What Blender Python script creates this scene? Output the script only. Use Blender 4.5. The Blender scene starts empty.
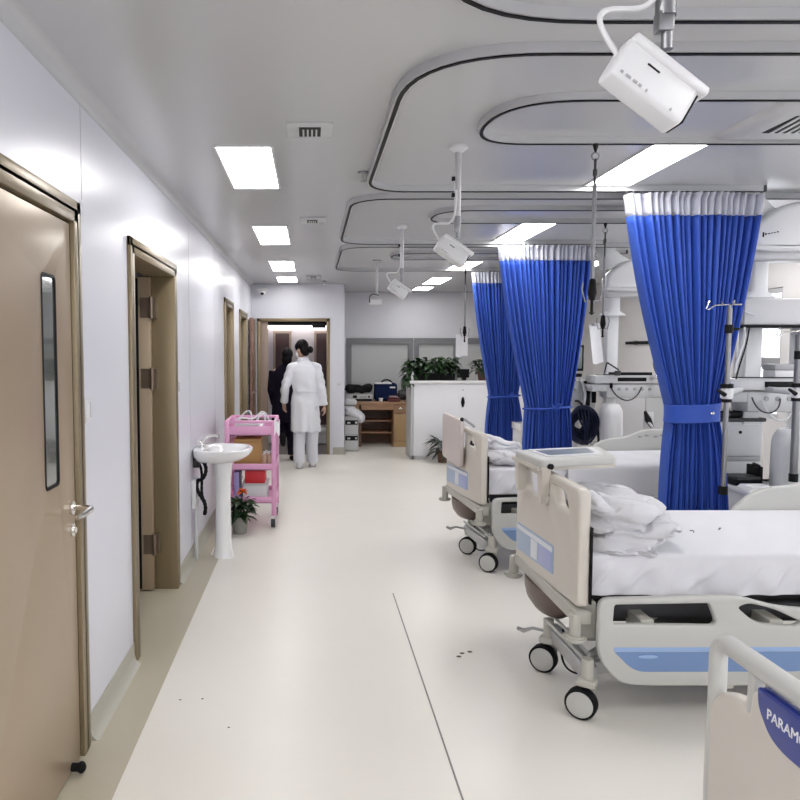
import bpy, bmesh, math, random
from mathutils import Vector, Matrix, Euler, noise
random.seed(7)
PI = math.pi
SC = bpy.context.scene
COL = SC.collection
CEIL = 2.62
WX = -0.91          # face of the left wall
ENDY = 11.4         # face of the wall that closes the aisle
BACKY = 13.0        # face of the far wall
RX = 4.4            # face of the right wall

# ------------------------------------------------------------------ materials
def mat(name, col, rough=0.5, metal=0.0, spec=0.5, coat=0.0, noise=0.0, nscale=8.0, bump=0.0, bscale=60.0,
        emit=None, estr=1.0, trans=0.0, alpha=1.0, sheen=0.0):
    m = bpy.data.materials.new(name); m.use_nodes = True
    nt = m.node_tree; b = nt.nodes['Principled BSDF']
    b.inputs['Base Color'].default_value = (*col, 1); b.inputs['Roughness'].default_value = rough
    b.inputs['Metallic'].default_value = metal; b.inputs['Specular IOR Level'].default_value = spec
    b.inputs['Coat Weight'].default_value = coat; b.inputs['Coat Roughness'].default_value = 0.15
    b.inputs['Transmission Weight'].default_value = trans; b.inputs['Alpha'].default_value = alpha
    b.inputs['Sheen Weight'].default_value = sheen
    if emit:
        b.inputs['Emission Color'].default_value = (*emit, 1); b.inputs['Emission Strength'].default_value = estr
    if noise or bump:
        tc = nt.nodes.new('ShaderNodeTexCoord')
    if noise:
        n = nt.nodes.new('ShaderNodeTexNoise'); n.inputs['Scale'].default_value = nscale; n.inputs['Detail'].default_value = 4
        mx = nt.nodes.new('ShaderNodeMix'); mx.data_type = 'RGBA'
        mx.inputs[6].default_value = (*[c * (1 - noise) for c in col], 1)
        mx.inputs[7].default_value = (*[min(1, c * (1 + noise)) for c in col], 1)
        nt.links.new(tc.outputs['Object'], n.inputs['Vector']); nt.links.new(n.outputs['Fac'], mx.inputs[0])
        nt.links.new(mx.outputs[2], b.inputs['Base Color'])
    if bump:
        n2 = nt.nodes.new('ShaderNodeTexNoise'); n2.inputs['Scale'].default_value = bscale; n2.inputs['Detail'].default_value = 3
        bp = nt.nodes.new('ShaderNodeBump'); bp.inputs['Strength'].default_value = bump; bp.inputs['Distance'].default_value = 0.01
        nt.links.new(tc.outputs['Object'], n2.inputs['Vector']); nt.links.new(n2.outputs['Fac'], bp.inputs['Height'])
        nt.links.new(bp.outputs['Normal'], b.inputs['Normal'])
    return m

M = {}
M['wall'] = mat('wall_paint', (0.665, 0.67, 0.73), 0.30, noise=0.015, nscale=1.2)
M['wall_far'] = mat('far_wall_paint', (0.68, 0.68, 0.72), 0.45)
M['ceiling'] = mat('ceiling_panel', (0.50, 0.505, 0.51), 0.25, noise=0.015, nscale=0.8)
M['stripe'] = mat('border_vinyl', (0.46, 0.42, 0.325), 0.38, noise=0.04, nscale=5)
M['skirting'] = mat('skirting_vinyl', (0.42, 0.41, 0.35), 0.4)
M['seam'] = mat('panel_seam', (0.42, 0.42, 0.45), 0.5)
M['door'] = mat('bronze_door_steel', (0.37, 0.285, 0.195), 0.30, metal=0.25, noise=0.04, nscale=1.5)
M['door_frame'] = mat('bronze_frame_steel', (0.25, 0.195, 0.115), 0.32, metal=0.35)
M['door_dark'] = mat('dark_wood_door', (0.055, 0.026, 0.026), 0.4)
M['door_red'] = mat('red_brown_door', (0.19, 0.10, 0.07), 0.4)
M['pink_brown'] = mat('pale_brown_panel', (0.33, 0.25, 0.20), 0.4)
M['chrome'] = mat('chrome', (0.75, 0.74, 0.72), 0.15, metal=1.0)
M['steel'] = mat('brushed_steel', (0.25, 0.25, 0.26), 0.35, metal=0.8)
M['track'] = mat('aluminium_track', (0.50, 0.50, 0.51), 0.35, metal=0.2)
M['black'] = mat('black_plastic', (0.008, 0.008, 0.009), 0.5, spec=0.15)
M['rubber'] = mat('black_rubber', (0.008, 0.008, 0.009), 0.65, spec=0.15)
M['white'] = mat('white_plastic', (0.66, 0.66, 0.67), 0.35)
M['white_gloss'] = mat('white_ceramic', (0.80, 0.80, 0.81), 0.10, coat=0.5)
M['paper'] = mat('white_paper', (0.83, 0.83, 0.84), 0.7)
M['grey'] = mat('grey_plastic', (0.34, 0.34, 0.35), 0.4)
M['light_grey'] = mat('light_grey_plastic', (0.55, 0.555, 0.56), 0.4)
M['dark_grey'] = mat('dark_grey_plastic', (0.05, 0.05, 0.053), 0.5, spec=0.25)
M['bed'] = mat('cream_bed_plastic', (0.60, 0.56, 0.50), 0.36)
M['bed_rail'] = mat('pale_grey_bed_plastic', (0.51, 0.51, 0.485), 0.36)
M['bed_frame'] = mat('cream_bed_steel', (0.46, 0.45, 0.40), 0.35)
M['bed_steel'] = mat('grey_bed_steel', (0.42, 0.42, 0.42), 0.35, metal=0.3)
M['bed_blue'] = mat('rail_blue', (0.165, 0.265, 0.48), 0.35)
M['bed_blue_highlight'] = mat('rail_blue_highlight', (0.30, 0.43, 0.68), 0.35)  # paler blue that paints the highlights on the side rail
M['label_blue'] = mat('label_pale_blue', (0.36, 0.46, 0.62), 0.35)
M['label_violet'] = mat('label_violet_blue', (0.36, 0.40, 0.66), 0.35)
M['label_white'] = mat('label_white', (0.70, 0.73, 0.78), 0.35)
M['navy'] = mat('navy_plate', (0.012, 0.03, 0.24), 0.3)
M['half_wall'] = mat('half_wall_white', (0.84, 0.845, 0.87), 0.35)
M['hinge'] = mat('bronze_hinge', (0.20, 0.15, 0.11), 0.3, metal=0.5)
M['brown'] = mat('brown_motor_cover', (0.13, 0.09, 0.075), 0.4)
M['sheet'] = mat('white_sheet', (0.66, 0.66, 0.69), 0.85, bump=0.35, bscale=9, sheen=0.1)
M['duvet'] = mat('white_duvet', (0.60, 0.60, 0.625), 0.85, bump=0.5, bscale=14, sheen=0.1)
M['mattress'] = mat('mattress_ticking', (0.6, 0.6, 0.62), 0.8)
M['clear_glass'] = mat('clear_window_glass', (1, 1, 1), 0.05, alpha=0.08)
M['screen'] = mat('tray_inset', (0.22, 0.25, 0.28), 0.25, spec=0.3)
M['glass_dark'] = mat('door_glass', (0.10, 0.105, 0.10), 0.04, spec=1.0, coat=1.0)
M['pink'] = mat('pink_plastic', (0.72, 0.36, 0.56), 0.4)
M['leaf'] = mat('leaf_green', (0.022, 0.055, 0.018), 0.45, noise=0.5, nscale=30)
M['leaf_dark'] = mat('dark_leaf', (0.012, 0.028, 0.012), 0.45, noise=0.5, nscale=30)
M['orange'] = mat('orange_petal', (0.75, 0.19, 0.05), 0.6)
M['pot_grey'] = mat('grey_pot', (0.27, 0.27, 0.24), 0.6)
M['pot_brown'] = mat('brown_pot', (0.12, 0.055, 0.035), 0.5)
M['soil'] = mat('soil', (0.03, 0.02, 0.015), 0.9)
M['wood'] = mat('desk_wood', (0.40, 0.235, 0.135), 0.45, noise=0.12, nscale=6)
M['wood_light'] = mat('desk_door_wood', (0.46, 0.31, 0.15), 0.45, noise=0.1, nscale=6)
M['wood_dark'] = mat('desk_inner_wood', (0.22, 0.14, 0.10), 0.5)
M['cardboard'] = mat('cardboard', (0.42, 0.24, 0.085), 0.7)
M['red'] = mat('red_box', (0.55, 0.02, 0.03), 0.5)
M['tan'] = mat('tan_plastic', (0.52, 0.36, 0.26), 0.5)
M['violet'] = mat('lilac_folder', (0.36, 0.32, 0.62), 0.5)
M['coat'] = mat('white_coat_cotton', (0.72, 0.735, 0.78), 0.85, bump=0.4, bscale=10)
M['trousers'] = mat('pale_grey_trousers', (0.62, 0.63, 0.68), 0.85, bump=0.4, bscale=14)
M['skin'] = mat('skin', (0.50, 0.32, 0.24), 0.55)
M['hair'] = mat('black_hair', (0.005, 0.004, 0.005), 0.5, spec=0.12)
M['dark_cloth'] = mat('dark_navy_cloth', (0.008, 0.006, 0.014), 0.9, spec=0.1)
M['navy_cloth'] = mat('navy_bag_cloth', (0.008, 0.016, 0.06), 0.85, spec=0.15)
M['coil'] = mat('navy_coil', (0.008, 0.012, 0.035), 0.4, spec=0.25)
M['window_frame'] = mat('grey_window_frame', (0.20, 0.20, 0.21), 0.4, metal=0.3)
M['pane_grey'] = mat('frosted_pane', (0.50, 0.51, 0.51), 0.25)
M['beam'] = mat('pendant_white', (0.70, 0.705, 0.71), 0.28)
M['beam_grey'] = mat('pendant_silver', (0.50, 0.50, 0.51), 0.32, metal=0.2)
M['grey_cover'] = mat('pale_plastic_cover', (0.62, 0.63, 0.64), 0.25, coat=0.3)
M['blue_text'] = mat('white_lettering', (0.85, 0.85, 0.86), 0.5)
M['lamp'] = mat('lamp_diffuser', (0.9, 0.9, 0.9), 0.5, emit=(1, 0.985, 0.97), estr=11.5)
M['daylight'] = mat('daylit_window_pane', (0.85, 0.87, 0.9), 0.3, emit=(0.95, 0.97, 1.0), estr=0.9)
M['strip_lamp'] = mat('strip_lamp', (0.9, 0.9, 0.9), 0.5, emit=(1, 0.95, 0.88), estr=5.0)
M['soffit_lamp'] = mat('corridor_lamp', (0.9, 0.9, 0.9), 0.5, emit=(1, 0.97, 0.97), estr=2.2)
M['bag'] = mat('clear_fluid_bag', (0.75, 0.77, 0.78), 0.3)

def curtain_mat():
    m = bpy.data.materials.new('curtain_blue'); m.use_nodes = True
    nt = m.node_tree; b = nt.nodes['Principled BSDF']
    b.inputs['Base Color'].default_value = (0.024, 0.080, 0.44, 1); b.inputs['Roughness'].default_value = 0.55
    b.inputs['Sheen Weight'].default_value = 0.25; b.inputs['Sheen Tint'].default_value = (0.3, 0.5, 1, 1)
    out = nt.nodes['Material Output']
    t = nt.nodes.new('ShaderNodeBsdfTranslucent'); t.inputs['Color'].default_value = (0.03, 0.12, 0.72, 1)
    mx = nt.nodes.new('ShaderNodeMixShader'); mx.inputs[0].default_value = 0.15
    nt.links.new(b.outputs[0], mx.inputs[1]); nt.links.new(t.outputs[0], mx.inputs[2]); nt.links.new(mx.outputs[0], out.inputs[0])
    return m
M['curtain'] = curtain_mat()
def mesh_mat():
    m = bpy.data.materials.new('curtain_mesh_white'); m.use_nodes = True
    nt = m.node_tree; b = nt.nodes['Principled BSDF']
    b.inputs['Base Color'].default_value = (0.62, 0.63, 0.71, 1); b.inputs['Roughness'].default_value = 0.8
    out = nt.nodes['Material Output']
    t = nt.nodes.new('ShaderNodeBsdfTransparent')
    mx = nt.nodes.new('ShaderNodeMixShader'); mx.inputs[0].default_value = 0.22
    nt.links.new(b.outputs[0], mx.inputs[1]); nt.links.new(t.outputs[0], mx.inputs[2]); nt.links.new(mx.outputs[0], out.inputs[0])
    return m
M['mesh'] = mesh_mat()
def floor_mat():
    m = bpy.data.materials.new('cream_vinyl_floor'); m.use_nodes = True
    nt = m.node_tree; b = nt.nodes['Principled BSDF']
    b.inputs['Roughness'].default_value = 0.34; b.inputs['Specular IOR Level'].default_value = 0.5
    tc = nt.nodes.new('ShaderNodeTexCoord'); n = nt.nodes.new('ShaderNodeTexNoise')
    n.inputs['Scale'].default_value = 1.6; n.inputs['Detail'].default_value = 6
    cr = nt.nodes.new('ShaderNodeValToRGB')
    cr.color_ramp.elements[0].color = (0.77, 0.74, 0.68, 1); cr.color_ramp.elements[1].color = (0.81, 0.78, 0.72, 1)
    nt.links.new(tc.outputs['Object'], n.inputs['Vector']); nt.links.new(n.outputs['Fac'], cr.inputs[0])
    nt.links.new(cr.outputs[0], b.inputs['Base Color'])
    n2 = nt.nodes.new('ShaderNodeTexNoise'); n2.inputs['Scale'].default_value = 5
    mr = nt.nodes.new('ShaderNodeMapRange'); mr.inputs[3].default_value = 0.27; mr.inputs[4].default_value = 0.42
    nt.links.new(tc.outputs['Object'], n2.inputs['Vector']); nt.links.new(n2.outputs['Fac'], mr.inputs[0]); nt.links.new(mr.outputs[0], b.inputs['Roughness'])
    return m
M['floor'] = floor_mat()

# ------------------------------------------------------------------ mesh builder
class MB:
    def __init__(s): s.bm = bmesh.new()
    def _merge(s, b, mtx=None):
        if mtx is not None: bmesh.ops.transform(b, matrix=mtx, verts=b.verts)
        me = bpy.data.meshes.new('tmp'); b.to_mesh(me); b.free(); s.bm.from_mesh(me); bpy.data.meshes.remove(me); return s
    def box(s, a, c, bev=0.0, seg=2, mtx=None):
        b = bmesh.new(); bmesh.ops.create_cube(b, size=1)
        for v in b.verts: v.co = Vector([(a[i] + c[i]) / 2 + v.co[i] * abs(c[i] - a[i]) for i in range(3)])
        if bev: bmesh.ops.bevel(b, geom=b.edges[:], offset=bev, segments=seg, affect='EDGES', profile=0.5)
        return s._merge(b, mtx)
    def cyl(s, p, q, r, r2=None, n=16, bev=0.0):
        p, q = Vector(p), Vector(q); d = q - p
        b = bmesh.new(); bmesh.ops.create_cone(b, cap_ends=True, segments=n, radius1=r, radius2=r if r2 is None else r2, depth=d.length)
        if bev: bmesh.ops.bevel(b, geom=[e for e in b.edges if all(len(f.verts) > 4 or True for f in e.link_faces) and any(len(f.verts) > 4 for f in e.link_faces)], offset=bev, segments=2, affect='EDGES')
        return s._merge(b, Matrix.Translation((p + q) / 2) @ d.to_track_quat('Z', 'Y').to_matrix().to_4x4())
    def sphere(s, c, r, n=16, mtx=None):
        b = bmesh.new(); bmesh.ops.create_uvsphere(b, u_segments=n, v_segments=max(6, n * 2 // 3), radius=1)
        r = (r, r, r) if not hasattr(r, '__len__') else r
        for v in b.verts: v.co = Vector([c[i] + v.co[i] * r[i] for i in range(3)])
        return s._merge(b, mtx)
    def rings(s, rings, closed=True, cap=True):
        vs = [[s.bm.verts.new(p) for p in r] for r in rings]; n = len(vs[0])
        for a, c in zip(vs, vs[1:]):
            for i in range(n if closed else n - 1):
                j = (i + 1) % n
                s.bm.faces.new((a[i], a[j], c[j], c[i]))
        if cap and closed:
            s.bm.faces.new(vs[0][::-1]); s.bm.faces.new(vs[-1])
        return s
    def tube(s, pts, r, n=8, cap=True):
        pts = [Vector(p) for p in pts]; rs = r if hasattr(r, '__len__') else [r] * len(pts)
        t0 = (pts[1] - pts[0]).normalized(); nrm = t0.orthogonal().normalized(); R = []
        for i, p in enumerate(pts):
            t = ((pts[min(i + 1, len(pts) - 1)] - pts[max(i - 1, 0)])).normalized()
            nrm = (nrm - t * nrm.dot(t)).normalized(); bn = t.cross(nrm)
            R.append([p + (nrm * math.cos(2 * PI * k / n) + bn * math.sin(2 * PI * k / n)) * rs[i] for k in range(n)])
        return s.rings(R, True, cap)
    def rail(s, pts, w, z0, z1):
        """a strip of rectangular section along a level path"""
        pts = [Vector((p[0], p[1], 0)) for p in pts]; R = []
        for i, p in enumerate(pts):
            t = (pts[min(i + 1, len(pts) - 1)] - pts[max(i - 1, 0)]).normalized(); n = Vector((-t.y, t.x, 0)) * (w / 2)
            R.append([(p.x - n.x, p.y - n.y, z0), (p.x + n.x, p.y + n.y, z0), (p.x + n.x, p.y + n.y, z1), (p.x - n.x, p.y - n.y, z1)])
        return s.rings(R)
    def lathe(s, prof, c=(0, 0, 0), n=24, sx=1, sy=1):
        R = [[(c[0] + max(r, 1e-4) * sx * math.cos(2 * PI * k / n), c[1] + max(r, 1e-4) * sy * math.sin(2 * PI * k / n), c[2] + z) for k in range(n)] for r, z in prof]
        return s.rings(R)
    def prism(s, poly, axis, lo, hi):
        def P(p, h):
            return {'x': (h, p[0], p[1]), 'y': (p[0], h, p[1]), 'z': (p[0], p[1], h)}[axis]
        return s.rings([[P(p, lo) for p in poly], [P(p, hi) for p in poly]])
    def grid(s, f, nu, nv):
        vs = [[s.bm.verts.new(f(i / nu, j / nv)) for i in range(nu + 1)] for j in range(nv + 1)]
        for j in range(nv):
            for i in range(nu): s.bm.faces.new((vs[j][i], vs[j][i + 1], vs[j + 1][i + 1], vs[j + 1][i]))
        return s
    def plate(s, outline, holes=(), axis='x', at=0.0, th=0.04, bev=0.008):
        """a solid plate with holes; outline is in the two other axes"""
        cu = bpy.data.curves.new('c', 'CURVE'); cu.dimensions = '2D'; cu.fill_mode = 'BOTH'
        cu.extrude = max(th / 2 - bev, 0.0005); cu.bevel_depth = bev; cu.bevel_resolution = 2; cu.offset = -bev
        for loop in [outline, *holes]:
            sp = cu.splines.new('POLY'); sp.points.add(len(loop) - 1); sp.use_cyclic_u = True
            for q, p in zip(sp.points, loop): q.co = (p[0], p[1], 0, 1)
        ob = bpy.data.objects.new('c', cu); COL.objects.link(ob)
        dg = bpy.context.evaluated_depsgraph_get(); me = bpy.data.meshes.new_from_object(ob.evaluated_get(dg))
        b = bmesh.new(); b.from_mesh(me); bmesh.ops.remove_doubles(b, verts=b.verts, dist=1e-5)
        for v in b.verts:
            u, w, h = v.co
            v.co = {'x': (at + h, u, w), 'y': (u, at + h, w), 'z': (u, w, at + h)}[axis]
        bmesh.ops.recalc_face_normals(b, faces=b.faces)
        bpy.data.objects.remove(ob); bpy.data.curves.remove(cu); bpy.data.meshes.remove(me)
        return s._merge(b)
    def text(s, body, size, depth, mtx):
        cu = bpy.data.curves.new('t', 'FONT'); cu.body = body; cu.size = size; cu.extrude = depth; cu.align_x = 'LEFT'; cu.space_character = 1.0
        ob = bpy.data.objects.new('t', cu); COL.objects.link(ob)
        dg = bpy.context.evaluated_depsgraph_get(); me = bpy.data.meshes.new_from_object(ob.evaluated_get(dg))
        b = bmesh.new(); b.from_mesh(me)
        bpy.data.objects.remove(ob); bpy.data.curves.remove(cu); bpy.data.meshes.remove(me)
        return s._merge(b, mtx)
    def leaf(s, base, direc, L, W, droop=0.4, up=Vector((0, 0, 1))):
        d = Vector(direc).normalized(); side = d.cross(up)
        side = side.normalized() if side.length > 1e-3 else Vector((1, 0, 0)); nn = side.cross(d)
        b = Vector(base); prof = [0.05, 0.75, 1.0, 0.7, 0.04]; rows = []
        for k, w in enumerate(prof):
            t = k / 4; c = b + d * (L * t) - Vector((0, 0, 1)) * (droop * L * t * t)
            rows.append([s.bm.verts.new(c - side * W * w / 2 + nn * W * 0.12 * w), s.bm.verts.new(c), s.bm.verts.new(c + side * W * w / 2 + nn * W * 0.12 * w)])
        for a, c in zip(rows, rows[1:]):
            for i in range(2): s.bm.faces.new((a[i], a[i + 1], c[i + 1], c[i]))
        return s
    def mesh(s, name, m, smooth=True, angle=40):
        bmesh.ops.recalc_face_normals(s.bm, faces=s.bm.faces)
        me = bpy.data.meshes.new(name); s.bm.to_mesh(me); s.bm.free()
        if smooth:
            me.polygons.foreach_set('use_smooth', [True] * len(me.polygons)); me.set_sharp_from_angle(angle=math.radians(angle))
        for mm in (m if isinstance(m, (list, tuple)) else [m]): me.materials.append(mm)
        return me

LOCAL = set()      # roots whose parts are written in the root's own frame
def root_of(o):
    while o.parent: o = o.parent
    return o
def part(name, mb, m, parent, label=None, smooth=True, angle=40):
    me = mb.mesh(name, M[m] if isinstance(m, str) else m, smooth, angle)
    r = root_of(parent)
    if r.name not in LOCAL: me.transform(Matrix.Translation(-Vector(r.location)))
    o = bpy.data.objects.new(name, me); COL.objects.link(o); o.parent = parent
    if label: o['label'] = label
    return o
def tag(o, label, cat, group=None, kind=None):
    if label: o['label'] = label
    if cat: o['category'] = cat
    if group: o['group'] = group
    if kind: o['kind'] = kind
    return o
def thing(name, label, cat, loc=(0, 0, 0), rz=0.0, group=None, local=False):
    o = bpy.data.objects.new(name, None); o.empty_display_size = 0.1; COL.objects.link(o)
    o.location = loc; o.rotation_euler = (0, 0, rz)
    if local: LOCAL.add(o.name)
    return tag(o, label, cat, group)
def single(name, mb, m, label, cat, group=None, smooth=True, angle=40):
    """a thing that is one mesh; its origin goes to the middle of its base"""
    me = mb.mesh(name, M[m] if isinstance(m, str) else m, smooth, angle)
    c = [[v.co[i] for v in me.vertices] for i in range(3)]
    b = Vector(((min(c[0]) + max(c[0])) / 2, (min(c[1]) + max(c[1])) / 2, min(c[2])))
    me.transform(Matrix.Translation(-b)); o = bpy.data.objects.new(name, me); COL.objects.link(o); o.location = b
    return tag(o, label, cat, group)
def struct(name, mb, m, label=None, parent=None, smooth=True, cat=None):
    me = mb.mesh(name, M[m] if isinstance(m, str) else m, smooth)
    o = bpy.data.objects.new(name, me); COL.objects.link(o)
    if parent: o.parent = parent
    else: o['kind'] = 'structure'; o['category'] = cat or name.split('_')[0]
    if label: o['label'] = label
    return o
def copy_tree(o, parent=None, loc=None, label=None):
    kids = list(o.children); c = o.copy(); COL.objects.link(c); c.parent = parent
    if loc is not None: c.location = loc
    if label: c['label'] = label
    for k in kids: copy_tree(k, c)
    return c
def modified(mb, mods, name='m'):
    """apply modifiers to a built bmesh and hand back a builder"""
    me = bpy.data.meshes.new(name); bmesh.ops.recalc_face_normals(mb.bm, faces=mb.bm.faces); mb.bm.to_mesh(me); mb.bm.free()
    ob = bpy.data.objects.new(name, me); COL.objects.link(ob)
    for typ, kw in mods:
        md = ob.modifiers.new(typ, typ)
        for k, v in kw.items(): setattr(md, k, v)
    dg = bpy.context.evaluated_depsgraph_get(); me2 = bpy.data.meshes.new_from_object(ob.evaluated_get(dg))
    out = MB(); out.bm.from_mesh(me2); bpy.data.objects.remove(ob); bpy.data.meshes.remove(me); bpy.data.meshes.remove(me2)
    return out
def rounded(pts, rad, n=6):
    """round the corners of a polygon; rad is one radius or one per corner"""
    out = []; N = len(pts); rs = rad if hasattr(rad, '__len__') else [rad] * N
    for i in range(N):
        p = Vector(pts[i]).to_2d(); a = Vector(pts[i - 1]).to_2d(); b = Vector(pts[(i + 1) % N]).to_2d(); r = rs[i]
        if r <= 0: out.append(tuple(p)); continue
        da, db = (a - p), (b - p); k = min(r, da.length * 0.49, db.length * 0.49)
        s, e = p + da.normalized() * k, p + db.normalized() * k
        for j in range(n + 1):
            t = j / n; out.append(tuple(s * (1 - t) ** 2 + p * 2 * t * (1 - t) + e * t * t))
    return out
def arc_path(pts, rad, n=10):
    """open level path with rounded corners"""
    out = [Vector(pts[0])]
    for i in range(1, len(pts) - 1):
        p, a, b = Vector(pts[i]), Vector(pts[i - 1]), Vector(pts[i + 1]); r = rad[i - 1] if hasattr(rad, '__len__') else rad
        if (a - p).length < 1e-6: continue
        s, e = p + (a - p).normalized() * r, p + (b - p).normalized() * r
        for j in range(n + 1):
            t = j / n; out.append(s * (1 - t) ** 2 + p * 2 * t * (1 - t) + e * t * t)
    out.append(Vector(pts[-1])); return out
def bez(p0, p1, p2, p3, n=12):
    P = [Vector(p) for p in (p0, p1, p2, p3)]
    return [P[0] * (1 - t) ** 3 + P[1] * 3 * t * (1 - t) ** 2 + P[2] * 3 * t * t * (1 - t) + P[3] * t ** 3 for t in [i / n for i in range(n + 1)]]
EXPOSURE = 0.55
SKY = 2.1
# ================================================================= camera and view
cam = bpy.data.cameras.new('camera'); cam_o = bpy.data.objects.new('camera', cam); COL.objects.link(cam_o)
cam.sensor_fit = 'HORIZONTAL'; cam.sensor_width = 36; cam.lens = 36 * 740 / 800
cam.shift_x = (400 - 311) / 800; cam.clip_start = 0.05
cam_o.location = (0, 0, 1.6); cam_o.rotation_euler = (PI / 2 - math.atan(49 / 740), 0, 0)
SC.camera = cam_o
SC.cycles.diffuse_bounces = 8
SC.view_settings.view_transform = 'Standard'; SC.view_settings.look = 'None'; SC.view_settings.gamma = 1
SC.view_settings.exposure = EXPOSURE; SC.view_settings.use_curve_mapping = False
w = bpy.data.worlds.new('world'); SC.world = w; w.use_nodes = True
w.node_tree.nodes['Background'].inputs[0].default_value = (0.9, 0.92, 1, 1); w.node_tree.nodes['Background'].inputs[1].default_value = SKY

# ================================================================= shell
struct('floor', MB().box((-3.2, -3, -0.1), (RX + 0.2, 14.2, 0)), 'floor')
struct('ceiling', MB().box((-3.2, -3, CEIL), (RX + 0.2, 14.2, CEIL + 0.1)), 'ceiling')
# unseen wall behind the viewer; its two wide windows are added as fill light
RO = {5: (-0.6, 1.7, 0.6, 2.45), 6: (2.0, 4.2, 0.6, 2.45)}
b = MB().box((-3.2, -3.1, 0), (RX + 0.2, -3.0, 0.6)).box((-3.2, -3.1, 2.45), (RX + 0.2, -3.0, CEIL)).box((-3.2, -3.1, 0.6), (-0.6, -3.0, 2.45)).box((1.7, -3.1, 0.6), (2.0, -3.0, 2.45)).box((4.2, -3.1, 0.6), (RX + 0.2, -3.0, 2.45))
struct('wall_rear', b, 'wall')
for k in RO:
    a, c, z0, z1 = RO[k]; m_ = (a + c) / 2
    wob = struct('window_%d' % k, MB().plate([(a, z0), (c, z0), (c, z1), (a, z1)], [[(a + 0.05, z0 + 0.05), (m_ - 0.03, z0 + 0.05), (m_ - 0.03, z1 - 0.05), (a + 0.05, z1 - 0.05)], [(m_ + 0.03, z0 + 0.05), (c - 0.05, z0 + 0.05), (c - 0.05, z1 - 0.05), (m_ + 0.03, z1 - 0.05)]], 'y', -3.05, 0.06, 0.004), 'light_grey', 'wide window added for fill light in the unseen wall behind the viewer')
    struct('window_pane', MB().box((a + 0.03, -3.053, z0 + 0.03), (c - 0.03, -3.047, z1 - 0.03)), 'clear_glass', parent=wob)
D = {1: (1.76, 2.88), 2: (3.73, 4.94), 3: (7.80, 8.60), 4: (9.44, 10.42)}     # door openings in the left wall
DH = {1: 2.14, 2: 2.14, 3: 2.13, 4: 2.10}
WT = 0.14
b = MB(); y = -3.0
for k in D:
    b.box((WX - WT, y, 0), (WX, D[k][0], CEIL)); b.box((WX - WT, D[k][0], DH[k]), (WX, D[k][1], CEIL)); y = D[k][1]
b.box((WX - WT, y, 0), (WX, BACKY, CEIL)); struct('wall_left', b, 'wall')
# rounded corner where the left wall meets the ceiling
prof = [(WX - 0.01, CEIL + 0.01), (WX - 0.01, CEIL - 0.055)] + [(WX + 0.055 - 0.055 * math.cos(t), CEIL - 0.055 + 0.055 * math.sin(t)) for t in [i * PI / 16 for i in range(9)]] + [(WX + 0.055, CEIL + 0.01)]
struct('trim_1', MB().prism(prof, 'y', -2.9, ENDY), 'ceiling')
# cove skirting of the left wall, between the doors
def skirt(y0, y1):
    p = [(WX - 0.005, 0.0), (WX + 0.05, 0.0), (WX + 0.03, 0.006), (WX + 0.012, 0.022), (WX + 0.006, 0.05), (WX + 0.005, 0.11), (WX - 0.005, 0.11)]
    return p, y0, y1
b = MB()
for y0, y1 in ((-2.9, 1.70), (2.94, 3.70), (4.98, 7.76), (8.64, 9.40), (10.46, 11.39)): b.prism(skirt(0, 0)[0], 'y', y0, y1)
struct('baseboard_left', b, 'skirting')
struct('trim_2', MB().box((WX - 0.9, -2.9, 0.0), (-0.712, 5.72, 0.003)).box((WX - 0.05, 5.72, 0.0), (-0.79, 7.75, 0.003)), 'stripe')
struct('trim_3', MB().box((0.539, 0.2, 0), (0.546, 4.8, 0.0015)), mat('floor_weld_seam', (0.22, 0.21, 0.2), 0.5))
for i, y in enumerate((2.98, 5.55, 7.0)):
    struct('trim_%d' % (4 + i), MB().box((WX - 0.005, y, (2.2 if i == 0 else 0.12)), (WX + 0.001, y + 0.004, CEIL - 0.05)), 'seam')

# ---- doors
def frame(n, casing=0.055, near=True):
    y0, y1 = D[n]; h = DH[n]; x0, x1 = WX - WT - 0.03, WX + 0.018
    b = MB()
    b.box((x0, y0 - 0.0, 0), (x1, y0 + casing, h), 0.004); b.box((x0, y1 - casing, 0), (x1, y1, h), 0.004)
    b.box((x0, y0, h - casing), (x1, y1, h), 0.004)
    # casing lips on the wall face
    b.box((WX - 0.002, y0 - 0.03, 0), (x1, y0 + 0.02, h + 0.03), 0.004); b.box((WX - 0.002, y1 - 0.02, 0), (x1, y1 + 0.03, h + 0.03), 0.004)
    b.box((WX - 0.002, y0 - 0.03, h - 0.02), (x1, y1 + 0.03, h + 0.03), 0.004)
    return b
# door 1: closed, with a tall narrow window
leaf = MB(); y0, y1 = D[1]; xf = WX + 0.004
win = rounded([(2.500, 1.125), (2.632, 1.125), (2.632, 1.86), (2.500, 1.86)], 0.02)
outer = [(y0 + 0.06, 0.012), (y1 - 0.075, 0.012), (y1 - 0.075, DH[1] - 0.065), (y0 + 0.06, DH[1] - 0.065)]
leaf.plate(outer, [win], 'x', xf - 0.02, 0.044, 0.003)
d1 = struct('door_1', leaf, 'door', 'closed bronze steel door with a tall narrow window and lever handle')
struct('door_frame', frame(1), 'door_frame', parent=d1)
wf = MB().plate(rounded([(2.494, 1.119), (2.638, 1.119), (2.638, 1.866), (2.494, 1.866)], 0.025), [rounded([(2.506, 1.131), (2.626, 1.131), (2.626, 1.854), (2.506, 1.854)], 0.015)], 'x', xf - 0.018, 0.044, 0.002)
struct('window_trim', wf, 'black', parent=d1)
struct('window_glass', MB().box((xf - 0.014, 2.502, 1.127), (xf - 0.001, 2.630, 1.858)), 'glass_dark', parent=d1)
hz = 1.01
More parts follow.
